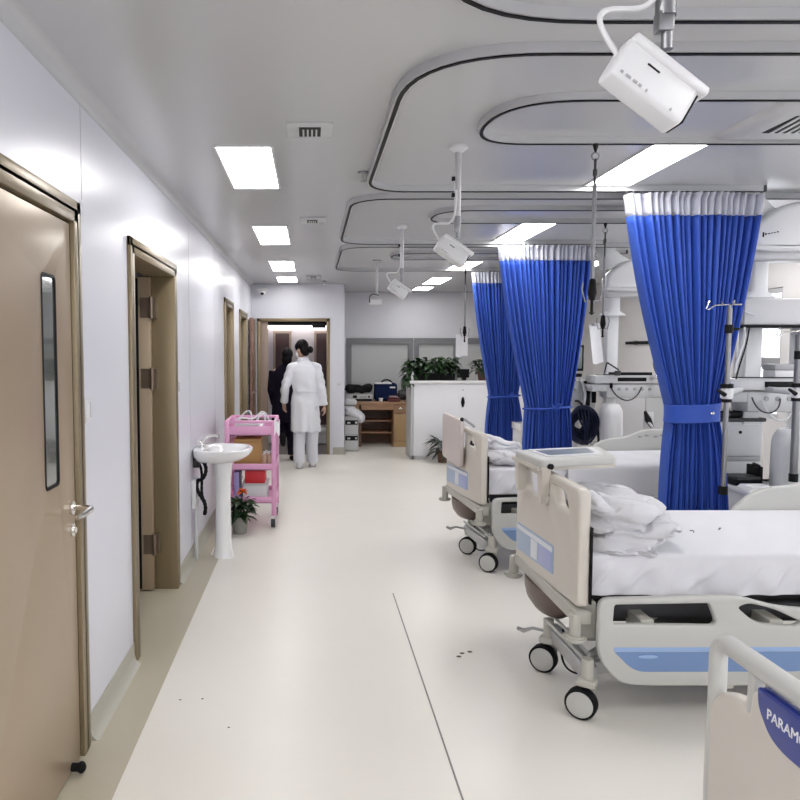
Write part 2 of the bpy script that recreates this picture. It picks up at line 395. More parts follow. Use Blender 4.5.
b = MB().cyl((xf, 2.755, hz), (xf + 0.012, 2.755, hz), 0.026).tube([(xf + 0.01, 2.755, hz), (xf + 0.065, 2.755, hz), (xf + 0.080, 2.745, hz), (xf + 0.084, 2.72, hz - 0.001), (xf + 0.080, 2.66, hz - 0.004), (xf + 0.066, 2.62, hz - 0.006)], [0.011, 0.011, 0.012, 0.012, 0.011, 0.009])
struct('lever_handle', b, 'chrome', parent=d1)
struct('lock', MB().cyl((xf, 2.757, hz - 0.085), (xf + 0.010, 2.757, hz - 0.085), 0.024).cyl((xf, 2.757, hz - 0.085), (xf + 0.02, 2.757, hz - 0.085), 0.011), 'chrome', parent=d1)
struct('seal', MB().box((xf - 0.05, y1 - 0.078, 0.01), (xf - 0.004, y1 - 0.05, DH[1] - 0.06)), 'black', parent=d1)
b = MB().cyl((xf, 2.70, 0.03), (xf + 0.03, 2.70, 0.03), 0.016).sphere((xf + 0.038, 2.70, 0.03), (0.018, 0.022, 0.022), 10)
struct('door_stop', b, 'rubber', parent=d1)

# door 2: open into its room
leaf = MB().box((WX - 1.16, 4.832, 0.012), (WX - 0.135, 4.878, 2.08), 0.003)
d2 = struct('door_2', leaf, 'door', 'open bronze steel door folded back into its room')
struct('door_frame', frame(2), 'door_frame', parent=d2)
b = MB().box((WX - WT - 0.03, 4.8795, 0.0), (WX - WT - 0.008, 4.8845, 2.09))
struct('seal', b, 'black', parent=d2)
for z in (0.32, 1.42, 1.88):
    b = MB().cyl((WX - 0.128, 4.825, z - 0.07), (WX - 0.128, 4.825, z + 0.07), 0.012, n=10)
    b.box((WX - 0.20, 4.829, z - 0.065), (WX - 0.13, 4.8315, z + 0.065)).box((WX - 0.122, 4.84, z - 0.065), (WX - 0.10, 4.8848, z + 0.065))
    struct('hinge', b, 'hinge', parent=d2)
b = MB().box((WX - 0.23, 4.828, 0.02), (WX - 0.212, 4.8315, 2.07)); struct('edge_strip', b, 'black', parent=d2)
struct('wall_side', MB().box((-3.2, 3.1, 0), (-3.1, 5.5, CEIL)).box((-3.2, 3.1, 0), (WX - WT, 3.2, CEIL)).box((-3.2, 5.4, 0), (WX - WT, 5.5, CEIL)), 'wall')
# doors 3 and 4: set deep in their frames
for n in (3, 4):
    y0, y1 = D[n]
    d = struct('door_%d' % n, MB().box((WX - 0.135, y0 + 0.05, 0.01), (WX - 0.095, y1 - 0.05, DH[n] - 0.05), 0.003), 'door_dark' if n == 4 else 'door', 'bronze framed door set deep in the white wall beyond the washbasin' if n == 3 else 'dark door in a bronze frame near the end of the white wall')
    struct('door_frame', frame(n), 'door_frame', parent=d)
    struct('lever_handle', MB().cyl((WX - 0.095, y1 - 0.13, 1.0), (WX - 0.05, y1 - 0.13, 1.0), 0.01, n=8).cyl((WX - 0.052, y1 - 0.13, 1.0), (WX - 0.052, y1 - 0.25, 1.0), 0.009, n=8), 'chrome', parent=d)

# ---- wall that closes the aisle, with the doorway the two people stand in
ex0, ex1, eh = -0.83, 0.29, 2.10
b = MB().box((WX - 0.02, ENDY, 0), (ex0, ENDY + 0.14, CEIL)).box((ex0, ENDY, eh), (ex1, ENDY + 0.14, CEIL)).box((ex1, ENDY, 0), (0.515, ENDY + 0.14, CEIL)).box((0.40, ENDY + 0.14, 0), (0.515, BACKY, CEIL))
struct('wall_end', b, 'wall')
struct('baseboard_end', MB().box((ex1 + 0.05, ENDY - 0.012, 0), (0.527, ENDY, 0.11), 0.003).box((0.515, ENDY - 0.012, 0), (0.527, BACKY - 0.01, 0.11), 0.003), 'skirting')
d5 = struct('door_5', MB().box((ex0 + 0.05, ENDY + 0.03, 0.01), (ex0 + 0.165, ENDY + 0.075, eh - 0.05), 0.003), 'pink_brown', 'narrow pale brown side leaf beside the open end doorway')
fr = MB().box((ex0, ENDY - 0.015, 0), (ex0 + 0.05, ENDY + 0.15, eh), 0.004).box((ex1 - 0.05, ENDY - 0.015, 0), (ex1, ENDY + 0.15, eh), 0.004).box((ex0, ENDY - 0.015, eh - 0.05), (ex1, ENDY + 0.15, eh), 0.004)
struct('door_frame', fr, 'door_frame', parent=d5)
struct('lock', MB().box((ex0 + 0.085, ENDY + 0.018, 0.99), (ex0 + 0.135, ENDY + 0.03, 1.01)).cyl((ex0 + 0.10, ENDY + 0.02, 1.73), (ex0 + 0.10, ENDY + 0.03, 1.73), 0.012), 'steel', parent=d5)
struct('door_closer', MB().box((0.02, ENDY + 0.02, 1.955), (0.225, ENDY + 0.09, 2.05), 0.006).box((-0.68, ENDY + 0.05, 2.0), (0.24, ENDY + 0.09, 2.05)), 'black', parent=d5)
d6 = struct('door_6', MB().box((WX + 0.022, 10.72, 0.012), (WX + 0.062, 11.36, 2.08), 0.003), 'door_red', 'red brown door leaf swung back against the left wall by the end doorway')
struct('lever_handle', MB().cyl((WX + 0.062, 10.80, 1.0), (WX + 0.105, 10.80, 1.0), 0.011, n=8).cyl((WX + 0.10, 10.80, 1.0), (WX + 0.10, 10.92, 1.0), 0.009, n=8), 'steel', parent=d6)
# corridor behind the doorway
CY = 12.95
struct('wall_corridor', MB().box((-1.5, CY, 0), (0.40, CY + 0.1, CEIL)).box((WX - 0.6, ENDY + 0.14, 0), (WX - 0.5, CY, CEIL)), mat('corridor_wall_paint', (0.62, 0.57, 0.58), 0.4))
struct('trim_7', MB().box((-1.5, 11.40, 0.0), (0.39, CY, 0.004)), mat('corridor_grey_floor', (0.20, 0.175, 0.165), 0.35))
for n, (a, c) in ((7, (-0.66, -0.34)), (8, (0.055, 0.34))):
    d = struct('door_%d' % n, MB().box((a + 0.04, CY - 0.02, 0.3), (c - 0.04, CY - 0.003, 1.90), 0.003), 'door_dark', 'dark door in the corridor, left of the doctor' if n == 7 else 'dark door in the corridor, right of the doctor')
    struct('door_frame', MB().plate([(a, 0.3), (c, 0.3), (c, 1.95), (a, 1.95)], [[(a + 0.04, 0.31), (c - 0.04, 0.31), (c - 0.04, 1.905), (a + 0.04, 1.905)]], 'y', CY - 0.015, 0.03, 0.003), 'pink_brown', parent=d)
# ---- far wall with two grey framed windows
bx0 = 0.515
W = {1: (0.62, 1.79), 2: (1.80, 3.16)}; wz0, wz1 = 0.70, 1.79
b = MB().box((bx0, BACKY, 0), (RX, BACKY + 0.1, wz0)).box((bx0, BACKY, wz1), (RX, BACKY + 0.1, CEIL)).box((bx0, BACKY, wz0), (W[1][0], BACKY + 0.1, wz1)).box((W[2][1], BACKY, wz0), (RX, BACKY + 0.1, wz1))
struct('wall_back', b, 'wall_far')
for n in (1, 2):
    a, c = W[n]
    m_ = (a + c) / 2 if n == 2 else None
    wob = struct('window_%d' % n, MB().plate([(a, wz0), (c, wz0), (c, wz1), (a, wz1)], [[(a + 0.09, wz0 + 0.06), (c - 0.09, wz0 + 0.06), (c - 0.09, wz1 - 0.07), (a + 0.09, wz1 - 0.07)]], 'y', BACKY + 0.02, 0.10, 0.004), 'window_frame', 'grey framed frosted window above the desk' if n == 1 else 'grey framed frosted window behind the plants on the half wall')
    struct('window_pane', MB().box((a + 0.07, BACKY + 0.02, wz0 + 0.04), (c - 0.07, BACKY + 0.04, wz1 - 0.05)), 'pane_grey', parent=wob)
    struct('window_head', MB().box((a, BACKY - 0.035, wz1 - 0.02), (c, BACKY - 0.028, wz1 + 0.035)), 'window_frame', parent=wob)
    if m_: struct('window_mullion', MB().box((m_ + 0.02, BACKY - 0.02, wz0 + 0.05), (m_ + 0.09, BACKY + 0.05, wz1 - 0.06), 0.004), 'window_frame', parent=wob)
# ---- right wall: window by the curtain, and three unseen ones added for fill daylight
RW = {7: (-2.0, -0.2, 0.95, 2.4), 8: (0.2, 2.2, 0.95, 2.4), 3: (2.9, 6.2, 0.95, 2.4), 4: (6.95, 7.74, 0.95, 2.2)}
b = MB(); y = -3.0
for k in RW:
    a, c, z0, z1 = RW[k]
    b.box((RX, y, 0), (RX + 0.12, a, CEIL)).box((RX, a, 0), (RX + 0.12, c, z0)).box((RX, a, z1), (RX + 0.12, c, CEIL)); y = c
b.box((RX, y, 0), (RX + 0.12, BACKY, CEIL)); struct('wall_right', b, mat('right_wall_paint', (0.74, 0.72, 0.71), 0.4))
for k in RW:
    a, c, z0, z1 = RW[k]
    fr = MB().plate([(a, z0), (c, z0), (c, z1), (a, z1)], [[(a + 0.05, z0 + 0.05), (c - 0.05, z0 + 0.05), (c - 0.05, 1.44), (a + 0.05, 1.44)], [(a + 0.05, 1.54), (c - 0.05, 1.54), (c - 0.05, z1 - 0.05), (a + 0.05, z1 - 0.05)]], 'x', RX + 0.05, 0.06, 0.004)
    wob = struct('window_%d' % k, fr, 'light_grey', {4: 'daylit window in the right wall, behind the nearest blue curtain', 3: 'unseen window added in the right wall for fill daylight, past the head of the beds'}.get(k, 'unseen window added in the right wall for fill daylight, behind the viewer'))
    struct('window_pane', MB().box((RX + 0.06, a + 0.03, z0 + 0.03), (RX + 0.066, c - 0.03, z1 - 0.03)), 'clear_glass', parent=wob)
    struct('transom', MB().box((RX + 0.015, a + 0.02, 1.45), (RX + 0.04, c - 0.02, 1.53), 0.003), 'grey', parent=wob)

# ================================================================= on the ceiling
# lamps: a row over the aisle and two over the beds (rows go on behind the camera)
def lamp(x0, x1, y0, y1, label):
    t = thing('ceiling_light', label, 'ceiling light', ((x0 + x1) / 2, (y0 + y1) / 2, CEIL), 0, 'ceiling light panels')
    part('frame', MB().plate([(x0 - 0.012, y0 - 0.012), (x1 + 0.012, y0 - 0.012), (x1 + 0.012, y1 + 0.012), (x0 - 0.012, y1 + 0.012)], [[(x0, y0), (x1, y0), (x1, y1), (x0, y1)]], 'z', CEIL - 0.004, 0.010, 0.002), 'white', t)
    part('diffuser', MB().box((x0 + 0.001, y0 + 0.001, CEIL - 0.006), (x1 - 0.001, y1 - 0.001, CEIL - 0.0015)), 'lamp', t)
    return t
rows = [(3.76, 4.70), (6.12, 7.14), (8.46, 9.50), (10.25, 11.0)]
how = ['nearest and largest white light panel over the aisle', 'second light panel over the aisle, beyond the nearest one', 'third light panel over the aisle from the camera', 'farthest light panel over the aisle, just before the end doorway']
for (a, c), l in zip(rows, how): lamp(-0.475, -0.203, a, c, l)
rowb = [(3.70, 4.62), (5.95, 7.05), (8.50, 9.45), (10.35, 11.30), (11.85, 12.45)]
how = ['long light panel over the nearest bed, beside the nearest blue curtain', 'light panel just in front of the middle blue curtain top', 'light panel beside the farthest blue curtain top', 'fourth light panel over the bed row, behind the tilted monitors', 'farthest light panel over the bed row, by the far wall']
for (a, c), l in zip(rowb, how): lamp(1.69, 1.955, a, c, l)
for (a, c), l in zip(((8.45, 9.5),), ('light panel between the middle and nearest curtain tops, above the second pendant beam',)): lamp(3.1, 3.4, a, c, l)
for x in (-0.35, 1.87, 3.3):
    for y in (-2.0, 0.3): lamp(x - 0.15, x + 0.15, y, y + 1.0, 'light panel on the ceiling behind the viewer')
for y in (0.3, 3.7, 6.1): 
    if y > 1: lamp(3.5, 3.8, y, y + 1.0, 'light panel on the ceiling above the head of the beds')
# corridor ceiling lamp seen through the doorway
t = thing('corridor_light', 'bright ceiling light strip in the corridor beyond the doorway', 'ceiling light', (-0.2, 12.75, 2.02))
part('housing', MB().box((-0.78, 12.70, 2.03), (0.36, 12.94, 2.12), 0.004), 'white', t)
part('diffuser', MB().box((-0.76, 12.69, 1.985), (0.34, 12.93, 2.03), 0.004), 'soffit_lamp', t)
# vents
def vent(x0, x1, y0, y1, sx0, sx1, ns, label):
    t = thing('ceiling_vent', label, 'vent', ((x0 + x1) / 2, (y0 + y1) / 2, CEIL), 0, 'small ceiling vents')
    part('plate', MB().box((x0, y0, CEIL - 0.008), (x1, y1, CEIL), 0.002), 'light_grey', t)
    part('grille', MB().box((sx0, y0 + 0.05, CEIL - 0.010), (sx1, y1 - 0.03, CEIL - 0.0075)), 'black', t)
    for k in range(1, ns):
        x = sx0 + (sx1 - sx0) * k / ns
        part('slat', MB().box((x - 0.004, y0 + 0.08, CEIL - 0.0115), (x + 0.004, y1 - 0.035, CEIL - 0.0095)), 'light_grey', t)
vent(-0.11, 0.10, 3.38, 3.60, -0.055, 0.045, 5, 'nearest small grey ceiling vent with a dark slotted grille')
vent(-0.09, 0.12, 5.75, 5.97, -0.03, 0.05, 5, 'second small grey ceiling vent, level with the first tilted monitor')
vent(-0.07, 0.13, 10.1, 10.5, 0.0, 0.07, 4, 'faint far ceiling vent beside the last aisle light')
t = thing('air_diffuser', 'large square air diffuser with angled slats over the nearest bed', 'air vent', (2.22, 3.35, CEIL))
part('housing', MB().rings([[(1.92, 3.02, CEIL), (2.62, 3.02, CEIL), (2.62, 3.60, CEIL), (1.92, 3.60, CEIL)], [(1.94, 3.04, CEIL - 0.02), (2.60, 3.04, CEIL - 0.02), (2.60, 3.58, CEIL - 0.02), (1.94, 3.58, CEIL - 0.02)], [(2.0, 3.10, CEIL - 0.035), (2.56, 3.10, CEIL - 0.035), (2.56, 3.52, CEIL - 0.035), (2.0, 3.52, CEIL - 0.035)]]), 'light_grey', t)
part('slot_plate', MB().box((2.04, 3.18, CEIL - 0.037), (2.52, 3.42, CEIL - 0.0345)), 'black', t)
for k in range(13):
    x = 2.05 + k * 0.037; part('slat', MB().prism([(x, 3.18), (x + 0.016, 3.18), (x + 0.036, 3.42), (x + 0.02, 3.42)], 'z', CEIL - 0.040, CEIL - 0.036), 'light_grey', t)
# sprinklers, sensor and dome camera
def sprinkler(x, y, label):
    t = thing('sprinkler', label, 'sprinkler', (x, y, CEIL), 0, 'ceiling sprinklers')
    part('flange', MB().lathe([(0.0, 0.0), (0.032, 0.0), (0.028, -0.010), (0.012, -0.014), (0, -0.014)], (x, y, CEIL), 14), 'steel', t)
    part('deflector', MB().cyl((x, y, CEIL - 0.012), (x, y, CEIL - 0.05), 0.007, n=8).cyl((x, y, CEIL - 0.05), (x, y, CEIL - 0.054), 0.016, n=12), 'chrome', t)
sprinkler(0.297, 4.30, 'chrome sprinkler at the corner of the nearest curtain track')
sprinkler(0.20, 10.9, 'dark sprinkler near the top of the end wall')
t = thing('dome_camera', 'small white dome camera in the corner above the end doorway', 'camera', (-0.73, 11.28, 2.45))
part('bracket', MB().box((-0.81, 11.24, 2.50), (-0.66, ENDY, 2.545), 0.006), 'white', t)
part('dome', MB().sphere((-0.735, 11.29, 2.485), (0.055, 0.055, 0.05), 14), 'white_gloss', t)
part('lens', MB().sphere((-0.735, 11.25, 2.465), (0.028, 0.02, 0.022), 10), 'black', t)

# curtain tracks: open loops with rounded corners
def loop(xl, yn, yf, xn, xf, rn, rf):
    return arc_path([(xn, yn, 0), (xl, yn, 0), (xl, yf, 0), (xf, yf, 0)], [rn, rf])
def track(name, label, cat, group, path, w=0.034, h=0.034):
    c = path[len(path) // 2]
    t = thing(name, label, cat, (c.x, c.y, CEIL), 0, group)
    part('channel', MB().rail(path, w, CEIL - h, CEIL), 'track', t)
    inner = MB().rail(path, w * 0.5, CEIL - h - 0.004, CEIL - h + 0.002); part('slot', inner, 'black', t)
    for e in (path[0], path[-1]):
        part('end_cap', MB().box((e.x - 0.006, e.y - w / 2 - 0.003, CEIL - h - 0.004), (e.x + 0.012, e.y + w / 2 + 0.003, CEIL)), 'dark_grey', t)
    return t
G = 'curtain tracks on the ceiling'
track('curtain_track', 'nearest curtain track curving along the top edge of the picture', 'curtain track', G, loop(0.30, 0.3, 2.29, 3.4, 3.4, 0.3, 0.55))
track('curtain_track', 'large rounded curtain track holding the nearest blue curtain', 'curtain track', G, loop(0.345, 2.53, 4.66, 3.4, 2.80, 0.46, 0.28))
track('curtain_track', 'curtain track holding the middle blue curtain', 'curtain track', G, loop(0.27, 4.88, 6.92, 3.3, 2.70, 0.30, 0.30))
track('curtain_track', 'farthest curtain track, holding the farthest blue curtain', 'curtain track', G, loop(0.30, 7.12, 9.22, 3.3, 2.75, 0.30, 0.30))
G = 'drip rails on the ceiling'
track('drip_rail', 'oval drip rail over the nearest bed with a hanging rod', 'drip rail', G, loop(0.765, 3.0, 3.62, 3.2, 3.2, 0.34, 0.27), 0.03, 0.03)
track('drip_rail', 'oval drip rail behind the second tilted monitor', 'drip rail', G, loop(0.90, 5.30, 5.82, 3.2, 3.2, 0.27, 0.24), 0.03, 0.03)
track('drip_rail', 'farthest oval drip rail, near the third tilted monitor', 'drip rail', G, loop(0.85, 7.60, 8.12, 3.2, 3.2, 0.26, 0.24), 0.03, 0.03)

# hanging drip rods
def drip_rod(x, y, zl, label, sheet=None):
    t = thing('drip_rod', label, 'drip rod', (x, y, CEIL - 0.03), 0, 'hanging drip rods')
    part('runner', MB().cyl((x, y, CEIL - 0.03), (x, y, CEIL - 0.07), 0.016, 0.004, 10), 'black', t)
    ring = [(x + 0.018 * math.sin(a), y, CEIL - 0.088 + 0.018 * math.cos(a)) for a in [i * PI / 6 for i in range(13)]]
    part('ring', MB().tube(ring, 0.004, 6), 'steel', t)
    part('upper_rod', MB().cyl((x, y, CEIL - 0.10), (x, y, zl + 0.30), 0.0065, n=8).cyl((x, y, CEIL - 0.15), (x, y, CEIL - 0.18), 0.011, n=8), 'dark_grey', t)
    part('lower_rod', MB().cyl((x, y, zl + 0.5), (x, y, zl), 0.010, n=10), 'steel', t)
    part('grip', MB().lathe([(0.004, 0.06), (0.016, 0.04), (0.022, -0.02), (0.014, -0.05), (0.007, -0.06), (0.007, -0.11), (0.014, -0.115), (0.002, -0.125)], (x, y, zl), 12), 'black', t)
    hk = [(x, y, zl - 0.05), (x + 0.035, y, zl - 0.06), (x + 0.05, y, zl + 0.0), (x + 0.045, y, zl + 0.03)]
    part('hook', MB().tube(hk, 0.004, 6).tube([(2 * x - p[0], p[1], p[2]) for p in hk], 0.004, 6), 'steel', t)
    return t
drip_rod(1.365, 3.62, 1.90, 'steel drip rod hanging between the middle and nearest blue curtains, nearest of the rods')
drip_rod(2.285, 5.82, 1.83, 'thin drip rod with a black grip hanging just right of the nearest rod')
drip_rod(1.68, 8.12, 1.82, 'drip rod with a black grip hanging in front of the far wall windows')

# tilted bedside monitors hanging from the ceiling
def monitor(x, y, label, rz=0.0):
    t = thing('hanging_monitor', label, 'monitor', (x, y, CEIL), 0, 'tilted monitors on ceiling poles')
    part('ceiling_plate', MB().lathe([(0, 0), (0.05, 0), (0.05, -0.012), (0.024, -0.03), (0, -0.03)], (x, y, CEIL), 18), 'white', t)
    part('pole', MB().cyl((x, y, CEIL - 0.02), (x, y, 2.250), 0.0165, n=14), 'beam_grey', t)
    part('joint', MB().cyl((x, y, 2.275), (x, y, 2.225), 0.019, n=14).cyl((x + 0.004, y, 2.23), (x + 0.004, y, 2.165), 0.011, n=10).box((x - 0.018, y - 0.014, 2.195), (x + 0.012, y + 0.014, 2.232), 0.004), 'steel', t)
    part('cable_clip', MB().box((x - 0.030, y - 0.01, 2.37), (x - 0.014, y + 0.01, 2.39), 0.002).box((x - 0.030, y - 0.01, 2.45), (x - 0.014, y + 0.01, 2.47), 0.002), 'black', t)
    # casing: local frame u = length, v = height, w = depth
    rot = Matrix.Translation((x - 0.022, y + 0.01, 2.102)) @ Matrix.Scale(0.94, 4) @ Euler((math.radians(-10), math.radians(34), math.radians(6))).to_matrix().to_4x4()
    b = MB().box((-0.092, -0.03, -0.050), (0.088, 0.03, 0.044), 0.012, 3, rot)
    c = part('casing', b, 'white', t)
    part('hood', MB().box((-0.088, -0.038, 0.030), (0.102, 0.034, 0.052), 0.008, 3, rot), 'white', c)
    part('screen', MB().box((0.087, -0.024, -0.042), (0.091, 0.024, 0.030), 0.001, 1, rot), 'black', t)
    part('slot', MB().box((-0.035, -0.0312, 0.008), (-0.005, -0.0298, 0.012), 0, 1, rot), 'black', t)
    mk = MB()
    for u, wd in ((-0.075, 0.006), (-0.062, 0.012), (-0.044, 0.01), (-0.03, 0.007), (-0.012, 0.004), (0.05, 0.004)): mk.box((u, -0.0312, -0.043), (u + wd, -0.0298, -0.037), 0, 1, rot)
    part('control_marks', mk, 'grey', t)
    a = rot @ Vector((-0.088, 0.0, 0.01)); 
    part('cable', MB().tube(bez(a, a + Vector((-0.035, 0, 0.05)), a + Vector((-0.06, 0.0, 0.085)), a + Vector((0.0, 0, 0.085)), 14) + bez(a + Vector((0.0, 0, 0.085)), a + Vector((0.05, 0, 0.085)), (x - 0.01, y - 0.03, 2.215), (x - 0.012, y - 0.025, 2.40), 12)[1:], 0.0055, 8), 'white', t)
    return t
m0 = monitor(0.664, 1.43, 'nearest and largest tilted white monitor hanging from the ceiling')
copy_tree(m0, None, (0.735, 3.77, CEIL), 'second tilted white monitor, hanging in front of the oval drip rail')
copy_tree(m0, None, (0.742, 6.11, CEIL), 'third tilted white monitor, small, hanging before the far wall')
t = thing('hanging_monitor', 'farthest hanging monitor, a small bundle on a thin pole above the desk', 'monitor', (0.745, 8.42, CEIL), 0, 'tilted monitors on ceiling poles')
part('pole', MB().cyl((0.745, 8.42, CEIL), (0.745, 8.42, 2.22), 0.014, n=10).cyl((0.745, 8.42, CEIL), (0.745, 8.42, CEIL - 0.012), 0.045, n=14), 'beam_grey', t)
part('casing', MB().box((0.66, 8.39, 2.12), (0.80, 8.45, 2.19), 0.015, 3), 'white', t)
part('cable', MB().tube(bez((0.66, 8.38, 2.14), (0.64, 8.36, 2.24), (0.70, 8.38, 2.26), (0.76, 8.39, 2.22)), 0.006, 6), 'dark_grey', t)
# ================================================================= hospital beds (own frame: x from foot to head, y from near to far side)
BW = 0.94
def caster(t, x, y, yaw=-0.62, r=0.068):
    mt = Matrix.Translation((x, y, 0)) @ Matrix.Rotation(yaw, 4, 'Z')
    b = MB(); n = 28
    tyre = MB().rings([[(rr * math.cos(2 * PI * k / n), yy, r + rr * math.sin(2 * PI * k / n)) for k in range(n)] for rr, yy in ((0.052, -0.026), (r - 0.005, -0.026), (r, -0.020), (r, 0.020), (r - 0.005, 0.026), (0.052, 0.026))])
    bmesh.ops.transform(tyre.bm, matrix=mt, verts=tyre.bm.verts)
    w = part('caster_wheel', tyre, 'rubber', t)
    hub = MB().rings([[(rr * math.cos(2 * PI * k / n), yy, r + rr * math.sin(2 * PI * k / n)) for k in range(n)] for rr, yy in ((0.01, -0.032), (0.048, -0.031), (0.0565, -0.027), (0.0565, 0.027), (0.048, 0.031), (0.01, 0.032))])
    bmesh.ops.transform(hub.bm, matrix=mt, verts=hub.bm.verts); part('hub', hub, 'bed_rail', w)
    f = MB().box((0.020, -0.020, r + 0.045), (0.075, 0.045, r + 0.13), 0.012, 2, mt).box((0.030, 0.037, r - 0.02), (0.070, 0.050, r + 0.09), 0.006, 2, mt).cyl((0.045, 0.012, r + 0.10), (0.045, 0.012, r + 0.17), 0.024, n=14) if False else MB()
    f.box((-0.015, 0.034, r - 0.015), (0.055, 0.048, r + 0.10), 0.010, 2, mt)
    f.box((-0.020, -0.030, r + 0.080), (0.060, 0.048, r + 0.115), 0.012, 2, mt)
    p = mt @ Vector((0.02, 0.01, r + 0.10)); q = mt @ Vector((0.02, 0.01, r + 0.20)); f.cyl(p, q, 0.026, n=14)
    part('caster_fork', f, 'bed_frame', t)

def side_rail(t, x0, x1, y, z0, z1, name='side_rail'):
    """lowered near rail: rounded panel, two openings and a blue band"""
    L = x1 - x0
    out = rounded([(x0, z1), (x0, z0 + 0.115), (x0 + 0.10, z0 + 0.005), (x0 + 0.20, z0 - 0.005), (x1 - 0.2, z0 - 0.005), (x1 - 0.06, z0 + 0.02), (x1, z0 + 0.12), (x1, z1 - 0.06), (x1 - 0.3, z1 - 0.035), (x0 + 0.60, z1 + 0.012)], [0.05, 0.1, 0.07, 0.05, 0.1, 0.08, 0.08, 0.05, 0.2, 0.3])
    h1 = rounded([(x0 + 0.068, z1 - 0.028), (x0 + 0.475, z1 - 0.022), (x0 + 0.505, z1 - 0.10), (x0 + 0.494, z1 - 0.118), (x0 + 0.064, z1 - 0.112)], 0.012)
    h2 = rounded([(x0 + 0.595, z1 - 0.040), (x0 + 0.64, z1 - 0.022), (x0 + 0.75, z1 - 0.045), (x0 + 0.875, z1 - 0.105), (x0 + 0.85, z1 - 0.122), (x0 + 0.68, z1 - 0.112)], [0.02, 0.04, 0.15, 0.02, 0.03, 0.08])
    p = part(name, MB().plate(out, [h1, h2], 'y', y, 0.036, 0.011), 'bed_rail', t)
    zb1, zb0 = z0 + 0.168, z0 + 0.060
    band = rounded([(x0 + 0.070, zb1 - 0.020), (x0 + 0.16, zb0), (x1 - 0.16, zb0), (x1 - 0.07, zb1 - 0.020)], [0.01, 0.05, 0.05, 0.01])
    part('blue_band', MB().plate(band, [], 'y', y - 0.0165, 0.006, 0.0015), 'bed_blue', p)
    top = [(x0 + 0.068, zb1 - 0.019), (x1 - 0.068, zb1 - 0.019), (x1 - 0.07, zb1), (x0 + 0.068, zb1)]
    part('band_highlight', MB().plate(top, [], 'y', y - 0.0165, 0.006, 0.0015), 'bed_blue_highlight', p)  # highlight along the top of the band, painted as a paler strip
    part('latch_highlight', MB().sphere((x0 + 0.215, y - 0.019, zb0 + 0.066), (0.045, 0.008, 0.009), 12), 'bed_blue_highlight', p)  # handle oval in paler blue, its highlight put into the colour
    return p

def footboard(t):
    # an upright plate across the foot: two hand holes under a top rail
    out = rounded([(0.0, 0.485), (BW, 0.44), (BW, 1.005), (0.0, 1.005)], [0.02, 0.03, 0.06, 0.05])
    near = rounded([(0.11, 0.873), (0.29, 0.873), (0.36, 0.965), (0.27, 0.968), (0.17, 0.955)], [0.04, 0.03, 0.015, 0.03, 0.04])
    mid = rounded([(0.405, 0.85), (0.80, 0.85), (0.83, 0.968), (0.405, 0.968)], [0.02, 0.05, 0.02, 0.02])
    p = part('footboard', MB().plate(out, [near, mid], 'x', 0.0, 0.055, 0.014), 'bed', t)
    lab = part('label_panel', MB().plate(rounded([(0.31, 0.535), (0.905, 0.505), (0.905, 0.655), (0.31, 0.675)], 0.015), [], 'x', -0.0285, 0.006, 0.002), 'label_blue', p)
    part('label_stripe', MB().plate([(0.32, 0.640), (0.895, 0.622), (0.895, 0.645), (0.32, 0.665)], [], 'x', -0.032, 0.003, 0.001), 'label_white', lab)
    part('label_field', MB().plate([(0.32, 0.548), (0.52, 0.538), (0.52, 0.630), (0.32, 0.635)], [], 'x', -0.032, 0.003, 0.001), 'label_violet', lab)
    part('label_mark', MB().plate([(0.545, 0.536), (0.65, 0.530), (0.65, 0.626), (0.545, 0.630)], [], 'x', -0.032, 0.003, 0.001).cyl((-0.034, 0.60, 0.59), (-0.030, 0.60, 0.59), 0.02, n=12), 'label_white', lab)
    part('edge_strip', MB().box((0.026, -0.012, 0.50), (0.034, 0.022, 0.84), 0.003), 'black', p)
    return p

def far_rail(t, zo, y):
    out = rounded([(1.14, 0.55 + zo), (1.18, 0.70 + zo), (1.29, 0.80 + zo), (1.40, 0.838 + zo), (1.56, 0.848 + zo), (1.70, 0.915 + zo), (2.02, 0.915 + zo), (2.05, 0.55 + zo)], [0.02, 0.05, 0.10, 0.08, 0.08, 0.08, 0.08, 0.02])
    p = part('side_rail', MB().plate(out, [], 'y', y, 0.04, 0.012), 'bed_rail', t)
    for i, x in enumerate((1.66, 1.72, 1.80, 1.86)): part('control_button', MB().box((x, y - 0.023, 0.845 + zo + 0.01 * (i % 2)), (x + 0.035, y - 0.018, 0.862 + zo + 0.01 * (i % 2)), 0.002), 'grey', p)

